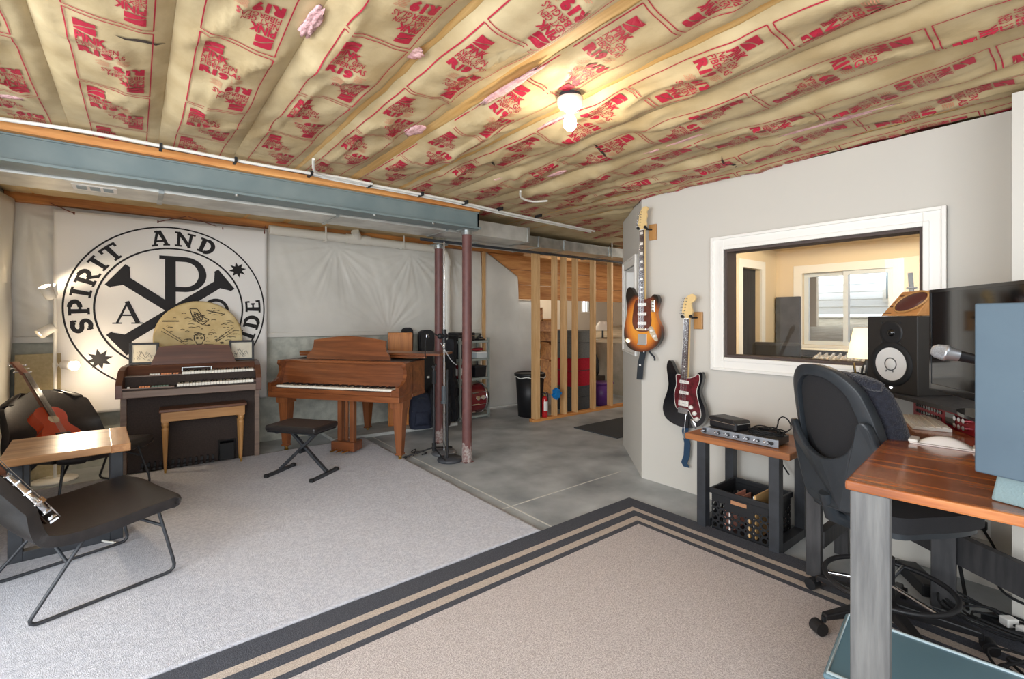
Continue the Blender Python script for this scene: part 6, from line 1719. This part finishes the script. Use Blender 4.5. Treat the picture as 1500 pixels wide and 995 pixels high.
for i in range(5):
    a = R(108+72*i); c, s_ = math.cos(a), math.sin(a)
    l = obj('base_arm', MB().hexa([(0.02*c+0.025*s_,0.02*s_-0.025*c,0.075),(0.02*c-0.025*s_,0.02*s_+0.025*c,0.075),(0.02*c-0.025*s_,0.02*s_+0.025*c,0.13),(0.02*c+0.025*s_,0.02*s_-0.025*c,0.13)],
        [(0.31*c+0.016*s_,0.31*s_-0.016*c,0.06),(0.31*c-0.016*s_,0.31*s_+0.016*c,0.06),(0.31*c-0.016*s_,0.31*s_+0.016*c,0.085),(0.31*c+0.016*s_,0.31*s_-0.016*c,0.085)]), BLK, oc, 0.006)
    obj('caster', MB().cyl((0.335*c-0.024*s_,0.335*s_+0.024*c,0.028),(0.335*c+0.024*s_,0.335*s_-0.024*c,0.028),0.028,n=20).cyl((0.31*c,0.31*s_,0.05),(0.31*c,0.31*s_,0.075),0.010,n=10), BLK, l)
# fleece over the near half of the back
FLEECE = mat('dark_navy_fleece', (38,42,56), 0.95, rgb2=(24,27,38), vscale=60, bump=0.8, bscale=140, sheen=0.4)
fl_ = thing('fleece', 'dark navy fleece draped over the front of the chair back', 'clothing', (2.63, 0.60, 0.0165), R(-32))
def fn(a, b):
    th = 2*PI*a
    y = -0.055 + (0.170+0.02*math.sin(3*b+1))*math.cos(th); 
    z = 0.80 + 0.34*b
    k = min(1.0, math.sin(PI*min(max(b*0.92+0.06,0),1))**0.35)
    x = crv(y, z) + 0.085 + 0.058*math.sin(th)*k + 0.03*math.sin(th)*(1-b)
    x += 0.006*nz(y*20, z*18, a*3)
    y = -0.055 + (y+0.055)*(1 if b < 0.8 else 1-0.45*((b-0.8)/0.2)**2)
    return (x, y, z)
mb = MB().grid(40, 24, fn); mb.add([fn(i/40, 1.0) for i in range(40)], [tuple(range(40))], 0, True); mb.add([fn(i/40, 0.0) for i in range(40)], [tuple(range(40))[::-1]], 0, True)
obj('torso_cloth', mb, FLEECE, fl_)
obj('folded_collar', MB().tube([(crv(y,1.10)+0.075, y, 1.115-0.10*max(0,-y-0.05)+0.012*math.sin((y+0.26)*9)) for y in [-0.20+0.03*i for i in range(10)]], [0.018,0.028,0.032,0.032,0.032,0.032,0.032,0.030,0.026,0.016], 10), FLEECE, fl_)

# ================================================================== UNDER THE DESK
tb_ = thing('storage_tote', 'translucent blue-grey plastic storage tote on the rug under the desk', 'storage tote', (1.995, 0.42, 0.0165), R(8))
TOTE = mat('blue_grey_plastic', (118,146,156), 0.22, coat=0.3); TOTEL = mat('pale_blue_lid', (100,130,142), 0.18, coat=0.4)
mb = MB().hexa([(-0.18,-0.66,0),(0.18,-0.66,0),(0.18,0.14,0),(-0.18,0.14,0)],[(-0.205,-0.69,0.205),(0.205,-0.69,0.205),(0.205,0.17,0.205),(-0.205,0.17,0.205)])
obj('tub', mb, TOTE, tb_, 0.02, seg=4)
obj('lid', MB().box(-0.218,0.218,-0.70,0.182,0.206,0.226), TOTEL, tb_, 0.008, seg=3)
obj('lid_rim', MB().tube([(-0.205,-0.69,0.226),(0.205,-0.69,0.226),(0.205,0.17,0.226),(-0.205,0.17,0.226)],0.007,8,closed=True), mat('pale_rim', (186,206,212), 0.2), tb_)
obj('paper_label', MB().box(-0.11,0.09,0.1765,0.179,0.10,0.19), WHITE, tb_) if False else None
ol_ = thing('outlet', 'white double wall outlet with black plugs under the desk', 'outlet', (3.479, 0.42, 0.30))
obj('cover_plate', MB().box(-0.006,0,-0.06,0.06,-0.06,0.06), WHITE, ol_, 0.002)
p0_ = obj('plug', MB().box(-0.045,-0.006,-0.018,0.018,-0.02,0.02), BLK, ol_, 0.004, loc=(0,0.03,0.02)); copies(p0_, ol_, [(0,-0.03,0.02),(0,0.03,-0.035)])
cable('power_cable', [(3.43,0.45,0.32),(3.36,0.47,0.26),(3.33,0.46,0.14),(3.30,0.44,0.03),(3.1,0.40,0.014)], 0.008, RUBBER, 'thick black power cable hanging straight from the outlet under the desk')
cable('power_cable', [(3.43,0.39,0.32),(3.38,0.33,0.22),(3.26,0.32,0.16),(3.08,0.27,0.15),(3.02,0.10,0.13),(2.95,-0.1,0.02)], 0.006, RUBBER, 'black cable swinging right from the outlet along the box-out wall')
cable('power_cable', [(3.30,0.66,0.86),(3.34,0.60,0.62),(3.36,0.55,0.40),(3.30,0.50,0.20),(3.18,0.50,0.03)], 0.006, RUBBER, 'black cable dropping from the desktop left of the outlet')
ps = thing('power_strip', 'black power brick lying on the floor beyond the chair base', 'power supply', (3.22, 0.60, 0.0), R(35))
obj('brick', MB().box(-0.13,0.13,-0.045,0.045,0.0,0.065), BLK, ps, 0.008); obj('cord_stub', MB().tube([(0.13,0,0.03),(0.19,0.02,0.03),(0.22,0.05,0.012)],0.005,8), RUBBER, ps)
pw = thing('plug_strip', 'black outlet strip with white adapters on the floor under the desk', 'power strip', (3.00, 0.22, 0.0), R(50))
obj('strip', MB().box(-0.19,0.15,-0.03,0.03,0.0,0.035), BLK, pw, 0.004)
for x in (-0.10, -0.04, 0.03): obj('adapter', MB().box(x,x+0.04,-0.025,0.025,0.036,0.072), WHITE, pw, 0.004)
r_ = random.Random(11)
for k, lab in enumerate(('tangle of black cables on the floor nearest the outlet strip', 'second tangle of black cables beside the box-out wall under the desk', 'loose black cable tangle close behind the storage tote')):
    cx, cy = ((2.98,0.30),(2.95,-0.05),(2.62,0.10))[k]
    pts = []
    for i in range(26):
        a = i*1.1 + k; q = 0.10 + r_.uniform(-0.05,0.06)
        pts.append((min(cx + q*math.cos(a), 3.10), cy + q*1.3*math.sin(a), 0.04 + r_.uniform(-0.01,0.055)))
    o = obj('cable_tangle', MB().tube(spline(pts, 5, False), 0.0055, 6), RUBBER); tag(o, lab, 'cable')
cable('power_cable', [(3.43,1.10,0.02),(3.44,1.06,0.10),(3.45,1.02,0.17),(3.46,1.0,0.21)], 0.005, RUBBER, 'thin black cable curling up the wall between side table and raised shelf')

# ================================================================== CONTROL ROOM CONTENTS
t = thing('sound_absorber', 'dark grey acoustic panel left of the control room window', 'panel', (6.05, 2.33, 0.0))
obj('fabric_face', MB().box(-0.02,0.03,-0.13,0.13,0.02,1.66), mat('charcoal_fabric', (62,60,62), 0.95, rgb2=(78,76,76), vscale=8), t, 0.006); obj('edge_band', MB().box(0.03,0.045,-0.13,0.13,0.02,1.66), BLK, t)
t = thing('sound_absorber', 'dark grey acoustic panel right of the control room window', 'panel', (6.05, 0.98, 0.0))
obj('fabric_face', MB().box(-0.02,0.03,-0.25,0.25,0.02,1.66), mat('charcoal_fabric2', (58,58,62), 0.95), t, 0.006); obj('edge_band', MB().box(0.03,0.045,-0.25,0.25,0.02,1.66), BLK, t)
t = thing('work_table', 'black table below the window inside the control room', 'table', (5.62, 1.6, 0.0))
obj('tabletop', MB().box(-0.3,0.36,-0.75,0.62,0.98,1.02), BLK, t, 0.004)
for x in (-0.27, 0.30):
    for y in (-0.70, 0.54): obj('leg', MB().box(x,x+0.045,y,y+0.045,0,0.98), BLK, t)
t = thing('music_keyboard', 'black music keyboard on the table inside the control room', 'keyboard', (5.50, 1.75, 1.021))
obj('body', MB().box(-0.14,0.14,-0.42,0.42,0,0.07), BLK, t, 0.006)
w0_ = obj('white_key', MB().box(-0.145,-0.02,0,0.021,0.062,0.076), IVORY, t, loc=(0,-0.40,0)); copies(w0_, t, [(0,-0.40+0.0225*i,0) for i in range(1,35)])
t = thing('office_chair', 'dark padded chair behind the glass, left of the control room window', 'chair', (4.9, 1.98, 0.0), R(200))
obj('seat', MB().box(-0.24,0.24,-0.24,0.24,0.44,0.52), MESHF, t, 0.03); obj('backrest', MB().box(0.20,0.27,-0.20,0.20,0.60,1.18), MESHF, t, 0.03)
obj('column', MB().cyl((0,0,0.03),(0,0,0.44),0.03,n=14), BLK, t); obj('base', MB().box(-0.28,0.28,-0.03,0.03,0.02,0.06).box(-0.03,0.03,-0.28,0.28,0.02,0.06), BLK, t)
obj('back_bar', MB().box(0.22,0.25,-0.03,0.03,0.46,0.64), BLK, t)
t = thing('boom_stand', 'black boom stand right of the window inside the control room', 'microphone stand', (4.75, 0.93, 0.0))
obj('pole', MB().cyl((0,0,0.02),(0,0,1.60),0.012,n=10), BLK, t); obj('boom', MB().cyl((0,0.03,1.60),(0.1,-0.35,1.47),0.012,n=10), BLK, t); obj('base', MB().cyl((0,0,0),(0,0,0.02),0.14,n=24), BLK, t)
obj('microphone', MB().cyl((0,0.0,1.60),(0,0.01,1.76),0.016,n=12), DARK, t); obj('shock_mount', MB().tube([(0.03*math.cos(a),0.03*math.sin(a),1.64) for a in [2*PI*i/16 for i in range(16)]],0.006,6,closed=True), BLK, t)
cw = thing('console_table', 'pale console shelf just behind the control window glass', 'table', (3.95, 1.10, 0.0))
obj('tabletop', MB().box(-0.30,0.30,-0.45,0.45,1.02,1.05), mat('pale_laminate', (216,206,190), 0.4), cw, 0.004)
for x in (-0.27,0.23):
    for y in (-0.42,0.38): obj('leg', MB().box(x,x+0.04,y,y+0.04,0,1.02), DARK, cw)
GCL = mat('silver_bits', (206,204,198), 0.25, 0.6)
def bits(label, x, y, k):
    t = thing('mixer', label, 'audio gear', (x, y, 1.051), R(8))
    obj('body', MB().hexa([(-0.15,-0.20,0),(0.15,-0.20,0),(0.15,0.20,0),(-0.15,0.20,0)],[(-0.15,-0.20,0.03),(0.15,-0.20,0.08),(0.15,0.20,0.08),(-0.15,0.20,0.03)]), mat('grey_mixer', (150,146,140), 0.4), t, 0.006)
    k0 = obj('knob', MB().cyl((0,0,0),(0,0,0.022),0.009,n=12), GCL, t, loc=(-0.12,-0.17,0.035))
    copies(k0, t, [(-0.12+0.05*i,-0.17+0.042*j,0.035+0.0083*i) for i in range(6) for j in range(9) if (i,j)!=(0,0)])
bits('grey mixer with rows of silver knobs just behind the control window', 3.85, 1.12, 0)
t = thing('ceiling_light', 'small recessed light in the control room ceiling', 'light', (4.55, 1.10, 2.448))
obj('trim_ring', MB().lathe([(0.07,-0.004),(0.09,-0.006),(0.092,0.0),(0.07,0.0)],28), WHITE, t); obj('lens', MB().cyl((0,0,-0.003),(0,0,0.0),0.07,n=28), emit('recessed_lens', (255,236,200), 8.0), t)
point('control_room_light', (4.55, 1.10, 2.30), 65.0, 0.06, (1.0,0.86,0.66))

# ================================================================== BARE BULB
bb_ = thing('bare_bulb_light', 'lit bare bulb in a white porcelain holder under the insulation', 'light', (1.625, 1.59, 0.0))
obj('junction_box', MB().cyl((0,0,2.452),(0,0,2.56),0.052,n=20), DARK, bb_)
obj('lamp_holder', MB().lathe([(0.0,2.395),(0.026,2.395),(0.030,2.405),(0.052,2.412),(0.062,2.432),(0.062,2.452),(0.0,2.452)],32), mat('white_porcelain', (244,240,232), 0.25), bb_)
obj('bulb', MB().lathe([(0.0,2.300),(0.016,2.303),(0.028,2.317),(0.032,2.335),(0.028,2.355),(0.017,2.378),(0.014,2.396)],24), emit('bulb_glow', (255,236,200), 25.0), bb_)
point('bulb_light', (1.625, 1.59, 2.27), 7.0, 0.04, (1.0,0.86,0.66))
# ================================================================== DAYLIGHT, ADDED FILL LAMPS, CAMERA
w = bpy.data.worlds.new('World'); SC.world = w; w.use_nodes = True
bg = w.node_tree.nodes['Background']; bg.inputs['Color'].default_value = (0.90, 0.95, 1.0, 1); bg.inputs['Strength'].default_value = 1.5
def area(name, loc, target, sx, sy, e, col):
    l = bpy.data.lights.new(name, 'AREA'); l.shape = 'RECTANGLE'; l.size = sx; l.size_y = sy; l.energy = e; l.color = col
    o = bpy.data.objects.new(name, l); COL.objects.link(o); o.location = loc
    o.rotation_euler = (Vector(target)-Vector(loc)).to_track_quat('-Z','Y').to_euler()
area('daylight_fill', (-1.4, -1.9, 1.5), (1.8, 3.0, 1.0), 3.2, 1.8, 75, (0.90,0.95,1.0))  # unseen area lamp added behind the camera as daylight, no window there
area('daylight_left_fill', (-2.3, 1.2, 1.6), (2.5, 3.0, 0.8), 2.2, 1.6, 75, (0.92,0.96,1.0))  # second added area lamp, daylight from the left without a window
point('far_room_fill', (7.6, 7.4, 2.2), 32, 0.35, (1.0,0.88,0.7))  # added lamp with no bulb, brightens the room past the studs
point('stair_fill', (6.6, 4.2, 2.25), 25, 0.12, (1.0,0.92,0.8))  # hidden lamp added to light the hall floor near the studs
area('outside_daylight', (7.0, 2.0, 4.0), (11.5, 2.0, 1.0), 3.0, 2.0, 900, (0.92,0.96,1.0))
cam = bpy.data.cameras.new('Camera'); cam.sensor_width = 36.0; cam.lens = 690/1500*36.0; cam.shift_y = -30.5/1500; cam.clip_start = 0.05
co = bpy.data.objects.new('Camera', cam); COL.objects.link(co); co.location = (0,0,1.4); co.rotation_euler = (R(90), 0, R(-38.6))
SC.camera = co
vs = SC.view_settings
vs.view_transform = 'Standard'; vs.look = 'None'; vs.gamma = 1.0; vs.use_curve_mapping = False; vs.exposure = 0.45
